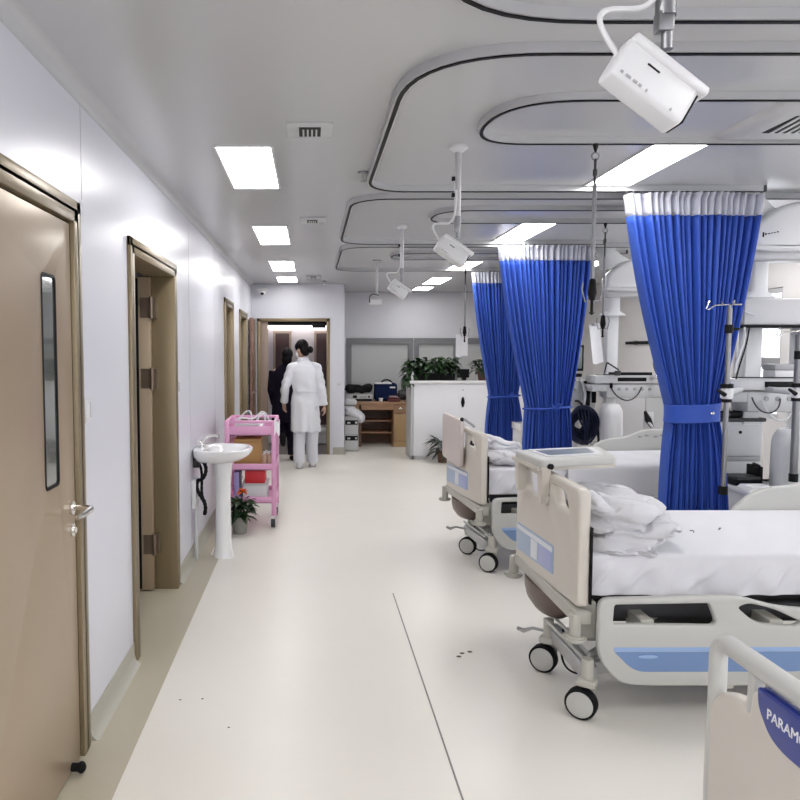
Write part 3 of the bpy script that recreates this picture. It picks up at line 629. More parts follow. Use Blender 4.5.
def sheeted_mattress(t, zt, x0=0.045, x1=2.06):
    """mattress under a sheet that hangs over its near and far edge with slack folds"""
    y0, y1 = 0.045, BW - 0.02; h = 0.178
    def f(u, v):
        x = x0 + (x1 - x0) * u
        # v runs: near hem -> up the near side -> over the top -> down the far side
        s = v * 4
        wob = 0.010 * math.sin(x * 23 + 2 * math.sin(x * 5)) + 0.006 * math.sin(x * 51)
        if s < 1: return (x, y0 - 0.012 + wob * (1 - s) * 1.0 - 0.006 * math.sin((x * 30 + s * 5)) * (1 - s) - 0.015 * max(0, math.sin(x * 34 - s * 5.5 + 2.2 * math.sin(x * 7))) ** 3 * math.sin(PI * min(1, s * 1.1)), zt - h - 0.012 + s * (h - 0.005) + 0.006 * math.sin(x * 9) * (1 - s))
        if s < 1.15: k = (s - 1) / 0.15; return (x, y0 - 0.012 + 0.03 * k * k, zt - 0.017 + 0.017 * math.sin(k * PI / 2))
        if s < 2.85: k = (s - 1.15) / 1.7; return (x, y0 + 0.018 + (y1 - y0 - 0.036) * k, zt + 0.004 * math.sin(x * 12 + k * 9) * math.sin(k * PI) + 0.004 * math.sin(x * 31 - k * 14) * math.sin(k * PI))
        if s < 3: k = (s - 2.85) / 0.15; return (x, y1 - 0.018 + 0.03 * math.sin(k * PI / 2), zt - 0.017 * k * k)
        k = s - 3; return (x, y1 + 0.012 + wob * k, zt - 0.017 - k * (h - 0.005))
    b = MB().grid(f, 150, 80)
    m_ = part('mattress', MB().box((x0 + 0.012, y0 + 0.012, zt - 0.165), (x1 - 0.01, y1 - 0.012, zt - 0.012), 0.04, 4), 'mattress', t)
    s = part('bed_sheet', b, 'sheet', m_, angle=80)
    ends = MB().box((x0 - 0.004, y0, zt - 0.16), (x0 + 0.012, y1, zt - 0.008), 0.006); part('sheet_end', ends, 'sheet', m_)
    return m_

def hospital_bed(loc, rz, label, lift=0.0, cx=0.0):
    t = thing('hospital_bed', label, 'bed', loc, rz, 'hospital beds', local=True)
    footboard(t)
    part('headboard', MB().plate(rounded([(0.02, 0.50), (BW - 0.02, 0.50), (BW - 0.02, 1.0), (0.02, 1.0)], [0.02, 0.02, 0.12, 0.12]), [rounded([(0.25, 0.86), (0.69, 0.86), (0.69, 0.94), (0.25, 0.94)], 0.03)], 'x', 2.12, 0.05, 0.014), 'bed', t)
    zt = 0.715 + lift
    sheeted_mattress(t, zt)
    # deck and frame under the mattress
    fr = MB().box((0.05, 0.07, zt - 0.20), (2.07, BW - 0.07, zt - 0.165), 0.006)
    fb_ = MB().box((0.03, 0.10, 0.40), (2.10, 0.16, 0.47), 0.01).box((0.03, BW - 0.16, 0.40), (2.10, BW - 0.10, 0.47), 0.01)
    for x in (0.35, 0.95, 1.55): fb_.box((x, 0.12, 0.41), (x + 0.06, BW - 0.12, 0.46), 0.008).box((x + 0.01, 0.3, 0.45), (x + 0.05, 0.36, zt - 0.18)).box((x + 0.01, 0.6, 0.45), (x + 0.05, 0.66, zt - 0.18))
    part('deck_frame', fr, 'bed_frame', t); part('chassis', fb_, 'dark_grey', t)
    part('shade_panel', MB().box((0.10, 0.17, 0.36), (2.02, 0.185, 0.55), 0.003).box((0.10, 0.185, 0.50), (2.02, BW - 0.17, 0.515)), 'dark_grey', t)  # dark panel added so the space behind the rail openings looks shaded
    part('actuator', MB().cyl((0.35, 0.13, 0.445), (0.72, 0.13, 0.445), 0.028, n=14).box((0.62, 0.105, 0.40), (0.74, 0.16, 0.48), 0.01), 'dark_grey', t)
    part('actuator', MB().box((0.50, 0.25, 0.22), (0.95, 0.45, 0.36), 0.03, 3), 'dark_grey', t)
    cb = MB().box((-0.035, -0.005, 0.405), (0.045, BW + 0.005, 0.47), 0.014, 3)
    part('foot_beam', cb, 'bed_frame', t)
    for y, z in ((0.0, 0.34), (BW + 0.01, 0.33)):
        b = MB().cyl((-0.035, y, z), (-0.035, y, z + 0.024), 0.052, n=24, bev=0.008).cyl((-0.032, y, z + 0.02), (-0.032, y, z + 0.12), 0.026, n=14)
        part('bumper', b, 'bed_frame', t)
    part('corner_post', MB().box((0.005, 0.035, 0.33), (0.075, 0.105, 0.50), 0.012, 3), 'bed_frame', t)
    # motor cover: a brown dome slung under the frame
    b = MB().rings([[(0.05 + 0.10 * k * math.cos(a), 0.60 + 0.26 * k * math.sin(a), z) for a in [2 * PI * i / 24 for i in range(24)]] for k, z in ((0.3, 0.262), (0.65, 0.275), (0.9, 0.31), (1.0, 0.36), (1.0, 0.41))])
    part('motor_cover', b, 'brown', t)
    # base: cross beam over the casters, long beams, lift arms
    b = MB().box((0.005, 0.0, 0.155), (0.075, 0.52, 0.225), 0.014, 3)
    b.box((1.55, 0.0, 0.155), (1.62, 0.52, 0.225), 0.014, 3).box((0.04, 0.05, 0.165), (1.60, 0.10, 0.22), 0.008).box((0.04, 0.42, 0.165), (1.60, 0.47, 0.22), 0.008)
    part('base', b, 'bed_steel', t)
    for y in (0.16, 0.36):
        for a_, c_ in ((0.10, 0.42), (1.50, 1.15)): part('lift_arm', MB().tube([(a_, y, 0.20), (c_, y, 0.42)], 0.022, 10), 'bed_steel', t)
    part('rod', MB().tube([(-0.01, 0.45, 0.262), (0.02, 0.02, 0.245)], 0.008, 8).tube([(0.035, 0.45, 0.275), (0.055, 0.06, 0.250)], 0.008, 8), 'bed_rail', t)
    part('cable', MB().tube(bez((0.06, 0.40, 0.24), (0.02, 0.40, 0.02), (0.06, 0.25, 0.06), (0.10, 0.10, 0.15), 16), 0.005, 6), 'rubber', t)
    part('foot_pedal', MB().tube([(0.01, 0.46, 0.20), (-0.07, 0.47, 0.215), (-0.115, 0.475, 0.20), (-0.145, 0.475, 0.215)], [0.008, 0.008, 0.012, 0.009], 8), 'bed_steel', t)
    caster(t, cx - 0.035, -0.02); caster(t, cx - 0.048, 0.455); caster(t, 1.60, 0.0, -0.2); caster(t, 1.60, 0.46, -0.2)
    # near rails, let down
    side_rail(t, 0.045, 1.10, -0.045, 0.165, 0.545)
    out = rounded([(1.16, 0.17), (1.95, 0.17), (2.02, 0.50), (1.9, 0.56), (1.25, 0.55), (1.13, 0.45)], 0.08)
    part('side_rail', MB().plate(out, [rounded([(1.3, 0.44), (1.85, 0.44), (1.85, 0.51), (1.3, 0.51)], 0.03)], 'y', -0.045, 0.036, 0.011), 'bed_rail', t)
    for bx_ in ((0.24, -0.03, 0.36, 0.30, 0.12, 0.44), (0.80, -0.03, 0.36, 0.86, 0.12, 0.44)): part('rail_bracket', MB().box(bx_[:3], bx_[3:], 0.006), 'bed_frame', t)
    part('rail_catch', MB().box((0.58, -0.06, 0.145), (0.64, -0.02, 0.19), 0.008), 'bed_frame', t)
    far_rail(t, lift * 0.2, BW + 0.02)
    return t
B1 = ((1.184, 3.155, 0), math.radians(0.4)); B2 = ((1.252, 5.30, 0), math.radians(4.6))
bed_a = hospital_bed(*B1, 'cream hospital bed with a tray table on its footboard, nearest fully visible bed', cx=0.03)
bed_b = hospital_bed(*B2, 'second hospital bed, with a board hung on the outside of its footboard', lift=0.03, cx=0.07)

# ---- bed in the foreground corner: only the end of its footboard shows
t = thing('hospital_bed', 'foreground bed corner with a navy plate lettered in white on its footboard', 'bed', (1.055, 0.945, 0), 0, 'hospital beds', local=True)
L = 0.945
out = rounded([(0.0, 0.20), (L, 0.20), (L, 0.665), (L - 0.07, 0.745), (L - 0.15, 0.762), (L - 0.19, 0.735), (L - 0.20, 0.815), (0.20, 0.815), (0.19, 0.735), (0.15, 0.762), (0.07, 0.745), (0, 0.665)], [0.02, 0.02, 0.05, 0.06, 0.05, 0.03, 0.03, 0.03, 0.03, 0.05, 0.06, 0.05])
fb = part('footboard', MB().plate(out, [], 'x', 0, 0.04, 0.012), 'bed', t)
rail = arc_path([(0, L - 0.022, 0.30), (0, L - 0.022, 0.858), (0, 0.022, 0.858), (0, 0.022, 0.30)], 0.05, 8)
part('top_rail', MB().tube(rail, 0.022, 14), 'bed_rail', t)
part('rail_grip', MB().tube([(0, L - 0.06, 0.860), (0, L - 0.075, 0.860), (0, 0.09, 0.860), (0, 0.07, 0.860)], [0.022, 0.0255, 0.0255, 0.022], 14), 'bed_rail', t)
for y_ in (L - 0.185, 0.185): part('rail_strut', MB().box((-0.014, y_ - 0.014, 0.72), (0.014, y_ + 0.014, 0.85), 0.005), 'bed_rail', t)
plate = rounded([(L - 0.232, 0.830), (L - 0.235, 0.785), (L - 0.28, 0.735), (L - 0.33, 0.722), (0.33, 0.722), (0.28, 0.735), (0.235, 0.785), (0.232, 0.830)], [0.01, 0.03, 0.03, 0.03, 0.03, 0.03, 0.03, 0.01])
npl = part('name_plate', MB().plate(plate, [], 'x', -0.012, 0.03, 0.004), 'navy', t)
mt = Matrix.Translation((-0.0275, L - 0.272, 0.774)) @ Matrix(((0, 0, -1, 0), (-1, 0, 0, 0), (0, 1, 0, 0), (0, 0, 0, 1)))
part('lettering', MB().text('PARAMOUNT', 0.034, 0.001, mt), 'blue_text', npl, smooth=False)
zt = 0.56
part('mattress', MB().box((0.05, 0.04, 0.43), (1.98, L - 0.04, zt), 0.04, 4), 'sheet', t)
part('deck_frame', MB().box((0.03, 0.06, 0.36), (2.0, L - 0.06, 0.425), 0.008).box((0.02, 0.05, 0.28), (2.02, 0.10, 0.36), 0.008).box((0.02, L - 0.10, 0.28), (2.02, L - 0.05, 0.36), 0.008), 'bed_frame', t)
part('headboard', MB().plate(rounded([(0, 0.22), (L, 0.22), (L, 0.90), (0, 0.90)], [0.02, 0.02, 0.1, 0.1]), [], 'x', 2.04, 0.04, 0.012), 'bed', t)
b = MB().box((0.10, 0.15, 0.17), (0.16, L - 0.15, 0.23), 0.01).box((1.80, 0.15, 0.17), (1.86, L - 0.15, 0.23), 0.01).box((0.12, 0.40, 0.17), (1.84, 0.46, 0.23), 0.01).box((0.9, 0.30, 0.2), (1.1, 0.64, 0.37), 0.02)
part('base', b, 'bed_steel', t)
for x in (0.13, 1.83):
    for y in (0.18, L - 0.18): caster(t, x, y, 0.2)

# ---- bedding and tray tables, lying on or hooked to the beds
def inbed(bed, p):
    (l, a) = bed; c, s = math.cos(a), math.sin(a)
    return Vector((l[0] + p[0] * c - p[1] * s, l[1] + p[0] * s + p[1] * c, p[2]))
def lump(name, layers, bed, label, cat, group, m='duvet'):
    """a folded cover: soft flattened rolls piled up and fused"""
    b = MB()
    for (x0, x1, y0, y1, z0, z1, tilt) in layers:
        cx, cy, cz = (x0 + x1) / 2, (y0 + y1) / 2, (z0 + z1) / 2
        mt = Matrix.Translation((cx, cy, cz)) @ Matrix.Rotation(tilt, 4, 'Y')
        q = bmesh.new(); bmesh.ops.create_cube(q, size=1); bmesh.ops.subdivide_edges(q, edges=q.edges[:], cuts=11, use_grid_fill=True)
        for v in q.verts:
            n = v.co * 2
            e = [math.copysign(abs(k) ** 1.0, k) for k in n]
            ln = (abs(e[0]) ** 4.5 + abs(e[1]) ** 4.5 + abs(e[2]) ** 2.6) ** (1 / 3.6)
            if ln > 1e-6:
                mx = max(abs(k) for k in e); p = Vector(e) / ln * mx
            else: p = Vector(e)
            v.co = Vector((p.x * (x1 - x0) / 2, p.y * (y1 - y0) / 2, p.z * (z1 - z0) / 2))
        b._merge(q, mt)
    b = modified(b, [('REMESH', dict(mode='VOXEL', voxel_size=0.0085)), ('SMOOTH', dict(factor=0.6, iterations=4))])
    rnd = random.Random(len(layers) * 7 + 3)
    dirs = [(Vector((rnd.uniform(-1, 1), rnd.uniform(-1, 1), rnd.uniform(-1, 1))).normalized(), rnd.uniform(12, 34), rnd.uniform(0, 6)) for _ in range(7)]
    b.bm.normal_update()
    for v in b.bm.verts:
        d = sum(math.sin(v.co.dot(q) * f + ph + 1.5 * math.sin(v.co.x * 11 + v.co.z * 17 + ph)) for q, f, ph in dirs)
        v.co += v.normal * (0.0046 * d - 0.026 * max(0, math.sin(v.co.z * 62 + 3.2 * math.sin(v.co.x * 11 + v.co.y * 4) + 1.2 * math.sin(v.co.x * 27))) ** 8)
    b.bm.normal_update()
    for v in b.bm.verts:
        q = Vector((v.co.x * 5 + 3, v.co.y * 4, v.co.z * 11)); n1 = noise.noise(q); n2 = noise.noise(q * 2.1 + Vector((7, 1, 4)))
        v.co += v.normal * (-0.018 * max(0, 1 - abs(n1) * 9) ** 1.3 - 0.004 * max(0, 1 - abs(n2) * 6) ** 1.5 + 0.004 * n2)
    for v in b.bm.verts: v.co = inbed(bed, v.co)
    return single(name, b, m, label, cat, group, angle=80)
zt = 0.722
lump('folded_duvet', [(0.05, 0.46, 0.04, 0.66, zt + 0.105, zt + 0.20, 0.05), (0.06, 0.49, 0.02, 0.68, zt + 0.050, zt + 0.122, 0.0), (0.055, 0.44, 0.03, 0.72, zt + 0.002, zt + 0.068, -0.07), (0.04, 0.37, -0.005, 0.74, zt - 0.03, zt + 0.03, 0.0)],
     B1, 'crumpled white duvet folded in layers at the foot of the nearest fully visible bed', 'duvet', 'folded bedding on the beds')
zt = 0.722 + 0.03
lump('folded_duvet', [(0.05, 0.36, 0.10, 0.80, zt + 0.004, zt + 0.085, 0.06), (0.06, 0.55, 0.15, 0.85, zt + 0.002, zt + 0.05, 0.05)], B2, 'white duvet folded at the foot of the second bed', 'duvet', 'folded bedding on the beds')
# pillow-like roll standing up at the foot of the second bed
lump('pillow', [(0.10, 0.46, 0.40, 0.88, zt + 0.04, zt + 0.165, 0.22)], B2, 'plump white pillow on the folded duvet of the second bed', 'pillow', None, 'sheet')
# cover slipping over the side of the second bed
def f(u, v):
    x = 0.62 + 0.95 * u; s = v
    if s < 0.35: return (x, -0.004 + 0.012 * math.sin(x * 17) * (1 - s / 0.35), zt - 0.20 - 0.03 * math.sin(PI * u) + (0.202 + 0.03 * math.sin(PI * u)) * s / 0.35)
    k = (s - 0.35) / 0.65; return (x, 0.0 + 0.7 * k, zt + 0.004 + 0.022 * math.sin(k * PI) * (1 + 0.4 * math.sin(x * 15 + k * 6)))
b = MB().grid(f, 50, 30)
for v in b.bm.verts: v.co = inbed(B2, v.co)
b = modified(b, [('SOLIDIFY', dict(thickness=0.012, offset=1.0))])
single('blanket', b, 'sheet', 'white cover lying over the middle of the second bed, its edge hanging down', 'blanket', angle=80)
# tray table over the footboard of the nearest fully visible bed
t = thing('tray_table', 'cream tray table with a dark inset resting across the nearest full bed footboard', 'tray table', (1.3, 3.75, 1.01), 0)
top = rounded([(1.105, 3.52), (1.53, 3.665), (1.585, 4.055), (1.075, 3.90)], [0.05, 0.04, 0.05, 0.04])
tp = part('tray_top', MB().plate(top, [], 'z', 1.056, 0.042, 0.012), 'bed_rail', t)
part('tray_inset', MB().prism([(1.19, 3.665), (1.455, 3.755), (1.485, 3.965), (1.165, 3.86)], 'z', 1.070, 1.0785), 'screen', tp)
part('tray_lip', MB().plate(rounded([(1.165, 3.62), (1.49, 3.73), (1.52, 4.0), (1.14, 3.885)], 0.03), [rounded([(1.19, 3.665), (1.455, 3.755), (1.485, 3.965), (1.165, 3.86)], 0.02)], 'z', 1.079, 0.006, 0.002), 'white', tp)
part('tray_knob', MB().cyl((1.13, 3.60, 1.045), (1.155, 3.522, 1.045), 0.014, n=12), 'black', t)
for x, y in ((1.135, 3.565), (1.118, 3.90)):
    part('tray_support', MB().rings([[(x - 0.022, y - 0.03, 1.04), (x + 0.022, y - 0.03, 1.04), (x + 0.022, y + 0.05, 1.04), (x - 0.022, y + 0.05, 1.04)], [(x - 0.016, y - 0.005, 0.86), (x + 0.016, y - 0.005, 0.86), (x + 0.016, y + 0.045, 0.86), (x - 0.016, y + 0.045, 0.86)]]), 'bed', t)
part('tray_edge', MB().tube([(1.085, 3.93, 1.03), (1.10, 3.56, 1.03), (1.52, 3.68, 1.03)], 0.012, 8), 'bed', t)
# board hung outside the second bed's footboard
t = thing('hanging_board', 'pinkish white board hung on the outside of the second bed footboard', 'board', inbed(B2, (-0.06, 0.6, 0.78)), 0)
def hb(p): return inbed(B2, p)
b = MB().plate(rounded([(0.36, 0.70), (0.90, 0.72), (0.90, 1.09), (0.36, 1.07)], 0.05), [], 'x', -0.062, 0.032, 0.010)
for v in b.bm.verts: v.co = hb(v.co)
part('board', b, mat('pinkish_plastic', (0.60, 0.53, 0.51), 0.4), t)
b = MB().tube([(-0.06, 0.38, 1.06), (-0.04, 0.37, 1.075), (0.02, 0.365, 1.03), (0.035, 0.365, 1.015)], 0.010, 8).tube([(-0.06, 0.87, 1.06), (-0.03, 0.87, 1.06), (0.02, 0.87, 1.025), (0.03, 0.87, 1.01)], 0.010, 8)
for v in b.bm.verts: v.co = hb(v.co)
part('hook', b, 'grey', t)
b = MB().sphere((-0.06, 0.375, 1.075), 0.016, 10)
for v in b.bm.verts: v.co = hb(v.co)
part('knob', b, 'black', t)
# dark pull tag on the near side of the second footboard
b = MB().box((-0.036, 0.16, 0.895), (-0.028, 0.25, 0.915), 0.003).box((-0.036, 0.20, 0.905), (-0.028, 0.23, 0.93), 0.003)
for v in b.bm.verts: v.co = hb(v.co)
part('label_mark', b, 'black', [o for o in bed_b.children if o.name.startswith('footboard')][0]) if False else single('clip', b, 'black', 'small black clip on the near top corner of the second bed footboard', 'clip')
# small dark scraps: on the sheet of the nearest bed and on the floor by its casters
for x, y, a in ((1.78, 3.62, 0.3), (1.86, 3.55, 1.2), (2.02, 3.60, 0.6)):
    single('scrap', MB().tube([(x - 0.02 * math.cos(a), y - 0.02 * math.sin(a), 0.7245), (x, y, 0.728), (x + 0.02 * math.cos(a + 0.7), y + 0.02 * math.sin(a + 0.7), 0.7245)], 0.0025, 5), 'dark_grey', 'tiny dark scrap lying on the white sheet of the nearest bed', 'scrap', 'scraps on the bed sheet')
for x, y in ((0.775, 3.78), (0.80, 3.82), (0.845, 3.84)):
    single('scrap', MB().sphere((x, y, 0.004), (0.014, 0.007, 0.004), 8), 'brown', 'tiny brown scrap on the cream floor left of the nearest bed casters', 'scrap', 'scraps on the floor')
for x, y in ((-0.60, 3.30), (-0.50, 3.31), (-0.35, 3.05)):
    single('scrap', MB().sphere((x, y, 0.002), (0.006, 0.004, 0.002), 8), 'brown', 'tiny dark speck on the cream floor in front of the second doorway', 'scrap', 'specks on the floor by the doorway')

# ================================================================= blue curtains
def curtain(y0, xt, wt, xm, wm, zm, xb, wb, zb, label, ztop=2.565, tie_h=0.105, cord=False, n=19, dep=0.10):
    t = thing('privacy_curtain', label, 'curtain', ((xt), y0, zb), 0, 'blue privacy curtains')
    rnd = random.Random(int(y0 * 10)); ph = [rnd.uniform(-0.5, 0.5) for _ in range(40)]
    def fold(u, amp):
        a = 2 * PI * n * u + 0.9 * math.sin(2 * PI * (u * 2.3 + ph[0])) + 0.8 * math.sin(2 * PI * (u * 5.1 + ph[1]))
        return amp * (math.sin(a) + 0.30 * math.sin(2 * a + 1)), a
    def shape(u, z):
        if z >= zm:
            k = (ztop - z) / (ztop - zm); e = 1 - (1 - k) ** 1.0; sm = e ** 1.12
            x, w = xt + (xm - xt) * sm, wt + (wm - wt) * sm
            w += 0.0 + 0.03 * math.sin(k * PI)
        else:
            k = min(1, (zm - z) / (zm - zb)); sm = 1 - (1 - k) ** 2.2
            x, w = xm + (xb - xm) * sm, wm + (wb - wm) * sm
        dens = w / wt
        g = max(0, 1 - abs(z - zm) / 0.5)
        bulge = dep * (1.0 - 0.75 * (ztop - z > 0) * max(0, (z - zm) / (ztop - zm)))       # bundle is round near the tie, flat at the top
        amp = (0.036 + 0.010 * (1 - dens)) * (1 + 0.45 * math.sin(2 * PI * (u * 1.7 + ph[2])) * math.sin(2 * PI * (u * 4.3 + ph[3])))
        s = 2 * u - 1
        dy, a = fold(u, amp)
        yy = y0 - bulge * (1 - s * s) * 0.6 + 0.2 * bulge + dy
        xx = x + s * w / 2 + 0.010 * math.cos(a) * dens + 0.006 * math.sin(z * 5 + u * 20) * (1 - dens)
        return (xx, yy, z)
    zh = ztop - 0.135
    b = MB().grid(lambda u, v: shape(u, zh - v * (zh - zb)), 380, 46)
    b = modified(b, [('SOLIDIFY', dict(thickness=0.003, offset=0.0))])
    fab = part('curtain_fabric', b, 'curtain', t, angle=100)
    b = MB().grid(lambda u, v: shape(u, ztop - v * (ztop - zh)), 380, 4)
    b = modified(b, [('SOLIDIFY', dict(thickness=0.002, offset=0.0))])
    part('mesh_header', b, 'mesh', t, angle=100)
    for k in range(n):
        u = (k + 0.5) / n; p = Vector(shape(u, ztop))
        part('curtain_hook', MB().tube([(p.x, p.y, ztop - 0.012), (p.x, y0 + 0.0, ztop + 0.010), (p.x, y0, CEIL - 0.033)], 0.0028, 5), 'steel', t)
    # tie: a band round the bundle
    R = []; r_ = (wm / 2 + 0.022, dep * 0.45 + 0.072); N = 36
    if cord:
        for sgn in (0,):
            pts = [(xm + r_[0] * math.cos(2 * PI * k / N), y0 - dep * 0.05 + r_[1] * math.sin(2 * PI * k / N), zm + 0.012 * math.cos(2 * PI * k / N) - 0.012) for k in range(N + 1)]
            tb = part('tie_cord', MB().tube(pts, 0.009, 8), 'curtain', t)
        part('bow', MB().tube([(xm + 0.02, y0 - r_[1] - 0.015, zm - 0.02), (xm + 0.06, y0 - r_[1] - 0.03, zm + 0.03), (xm + 0.10, y0 - r_[1] - 0.01, zm + 0.035), (xm + 0.05, y0 - r_[1] - 0.02, zm - 0.02), (xm + 0.0, y0 - r_[1] - 0.02, zm + 0.02)], 0.008, 6), 'curtain', tb)
    else:
        for z, g in ((zm - tie_h / 2 - 0.004, 0.0), (zm - tie_h / 2, 0.006), (zm, 0.004), (zm + tie_h / 2, 0.006), (zm + tie_h / 2 + 0.004, 0.0)):
            R.append([(xm + (r_[0] + g) * math.copysign(abs(math.cos(2 * PI * k / N)) ** 0.75, math.cos(2 * PI * k / N)), y0 - dep * 0.05 + (r_[1] + g) * math.sin(2 * PI * k / N), z + 0.008 * math.cos(2 * PI * k / N)) for k in range(N)])
        tb = part('tie_band', MB().rings(R, True, False), 'curtain', t)
        part('button', MB().sphere((xm + 0.065, y0 - dep * 0.05 - r_[1] - 0.004, zm + 0.004), (0.014, 0.006, 0.008), 10), 'chrome', tb)
    return t
curtain(4.64, 2.350, 0.83, 2.392, 0.275, 1.215, 2.425, 0.41, 0.36, 'nearest and largest blue curtain, gathered by a wide band with a silver button')
curtain(6.90, 2.150, 0.86, 2.205, 0.40, 1.085, 2.215, 0.46, 0.36, 'middle blue curtain, gathered by a thin cord', cord=True)
curtain(9.20, 2.36, 0.76, 2.40, 0.36, 1.05, 2.42, 0.50, 0.30, 'farthest blue curtain, partly hidden behind the middle one', cord=True)
# ================================================================= along the left wall
t = thing('light_switch', 'white switch plate on the wall between the two nearest doors', 'switch', (WX, 2.99, 1.36))
part('plate', MB().box((WX, 2.952, 1.312), (WX + 0.009, 3.030, 1.408), 0.003), 'white', t)
part('rocker', MB().box((WX + 0.008, 2.972, 1.33), (WX + 0.013, 3.010, 1.39), 0.002), 'white_gloss', t)
t = thing('light_switch', 'white switch plate just beyond the open second door', 'switch', (WX, 5.0, 1.355))
part('plate', MB().box((WX, 4.985, 1.305), (WX + 0.009, 5.06, 1.41), 0.003), 'white', t)
part('rocker', MB().box((WX + 0.008, 5.00, 1.325), (WX + 0.013, 5.045, 1.39), 0.002), 'white_gloss', t)
t = thing('light_switch', 'small white plate on the end wall right of the doorway', 'switch', (0.44, ENDY, 1.1))
part('plate', MB().box((0.40, ENDY - 0.008, 1.06), (0.47, ENDY, 1.13), 0.003), 'white', t)
part('rocker', MB().box((0.42, ENDY - 0.012, 1.085), (0.45, ENDY - 0.007, 1.092), 0.001), 'grey', t)
# sockets with black corrugated hoses behind the basin
t = thing('socket_box', 'white wall socket box low on the wall behind the washbasin', 'socket', (WX, 5.62, 0.40), 0)
part('box', MB().box((WX, 5.56, 0.40), (WX + 0.035, 5.70, 0.62), 0.006), 'white', t)
part('faceplate', MB().box((WX + 0.034, 5.58, 0.42), (WX + 0.040, 5.68, 0.60), 0.003), 'light_grey', t)
part('plug', MB().box((WX + 0.035, 5.60, 0.46), (WX + 0.075, 5.66, 0.53), 0.008), 'white_gloss', t)
t = thing('pipe', 'black corrugated waste hose looping between the wall and the basin pedestal', 'hose', (WX, 5.6, 0.5))
hose = bez((WX, 5.70, 0.76), (WX + 0.16, 5.55, 0.80), (WX + 0.13, 5.5, 0.62), (WX + 0.05, 5.58, 0.62), 20) + bez((WX + 0.05, 5.58, 0.62), (WX + 0.0, 5.62, 0.50), (WX + 0.15, 5.5, 0.50), (WX + 0.10, 5.56, 0.36), 20)[1:] 
part('hose', MB().tube(hose, [0.013 + (0.003 if i % 2 else 0) for i in range(len(hose))], 8), 'rubber', t)
hose = bez((WX, 5.78, 0.74), (WX + 0.12, 5.62, 0.72), (WX + 0.05, 5.52, 0.52), (WX + 0.10, 5.6, 0.45), 20)
part('hose', MB().tube(hose, [0.010 + (0.002 if i % 2 else 0) for i in range(len(hose))], 8), 'rubber', t)
part('drain_pipe', MB().cyl((WX + 0.03, 5.60, 0.0), (WX + 0.03, 5.60, 0.40), 0.014, n=10), 'light_grey', t)
part('valve', MB().box((WX, 5.66, 0.70), (WX + 0.05, 5.74, 0.79), 0.008), 'dark_grey', t)
# washbasin
sx, sy = -0.685, 5.72
t = thing('washbasin', 'white ceramic pedestal washbasin with a chrome tap on the left wall', 'washbasin', (sx, sy, 0))
def basin_ring(x0, x1, hw, z, n=40):
    r = []
    for k in range(n):
        a = 2 * PI * k / n; c, s = math.cos(a), math.sin(a)
        cx = (x0 + x1) / 2; rx = (x1 - x0) / 2
        ex = 0.55 if c < 0 else 0.95
        r.append((cx + rx * math.copysign(abs(c) ** ex, c), sy + hw * math.copysign(abs(s) ** 0.8, s), z))
    return r
xb = WX + 0.002
R = [basin_ring(xb + 0.10, -0.62, 0.10, 0.735), basin_ring(xb + 0.02, -0.54, 0.19, 0.76), basin_ring(xb, -0.475, 0.245, 0.80), basin_ring(xb, -0.455, 0.265, 0.832), basin_ring(xb, -0.455, 0.268, 0.848), basin_ring(xb + 0.004, -0.462, 0.262, 0.853),
     basin_ring(xb + 0.10, -0.49, 0.22, 0.850), basin_ring(xb + 0.12, -0.51, 0.20, 0.825), basin_ring(xb + 0.16, -0.56, 0.13, 0.775), basin_ring(xb + 0.2, -0.62, 0.04, 0.765)]
part('basin', MB().rings(R), 'white_gloss', t, angle=60)
P_ = MB(); pr = [(0.115, 0.0), (0.112, 0.02), (0.096, 0.06), (0.086, 0.15), (0.080, 0.45), (0.088, 0.62), (0.110, 0.74), (0.12, 0.77)]
P_.rings([[(sx - 0.0 + 0.72 * r * math.copysign(abs(math.cos(a)) ** 0.8, math.cos(a)), sy + r * math.copysign(abs(math.sin(a)) ** 0.8, math.sin(a)), z) for a in [2 * PI * k / 28 for k in range(28)]] for r, z in pr])
part('pedestal', P_, 'white_gloss', t, angle=60)
tp = part('tap', MB().cyl((xb + 0.06, sy, 0.85), (xb + 0.06, sy, 0.875), 0.024, n=16).tube(bez((xb + 0.06, sy, 0.87), (xb + 0.065, sy, 0.93), (xb + 0.10, sy, 0.945), (xb + 0.19, sy, 0.948), 12), [0.013] * 7 + [0.011] * 6, 10).cyl((xb + 0.185, sy, 0.95), (xb + 0.185, sy, 0.93), 0.011, n=10), 'chrome', t)
part('tap_lever', MB().tube([(xb + 0.06, sy, 0.875), (xb + 0.045, sy - 0.01, 0.90), (xb + 0.025, sy - 0.02, 0.915)], [0.012, 0.008, 0.006], 8), 'chrome', tp)
part('drain', MB().cyl((-0.66, sy, 0.764), (-0.66, sy, 0.768), 0.022, n=16), 'chrome', t)
# potted plant with an orange bloom
def leafy(n, c, r, h, L, W, seed, up=0.5, droop=0.5, m=None):
    rnd = random.Random(seed); b = MB()
    for _ in range(n):
        a = rnd.uniform(0, 2 * PI); k = rnd.random() ** 0.6
        p = Vector((c[0] + r[0] * k * math.cos(a), c[1] + r[1] * k * math.sin(a), c[2] + h * rnd.random()))
        d = Vector((math.cos(a) + rnd.uniform(-0.5, 0.5), math.sin(a) + rnd.uniform(-0.5, 0.5), up + rnd.uniform(-0.6, 0.6)))
        q = rnd.uniform(0.65, 1.2); b.leaf(p, d, L * q, W * q, droop * rnd.uniform(0.5, 1.4))
    return b
px, py = -0.625, 6.42
t = thing('potted_plant', 'green plant with an orange bloom in a grey pot by the pink trolley', 'plant', (px, py, 0))
part('pot', MB().lathe([(0.052, 0), (0.056, 0.004), (0.078, 0.13), (0.084, 0.135), (0.084, 0.155), (0.074, 0.155), (0.072, 0.135), (0, 0.13)], (px, py, 0), 24), 'pot_grey', t)
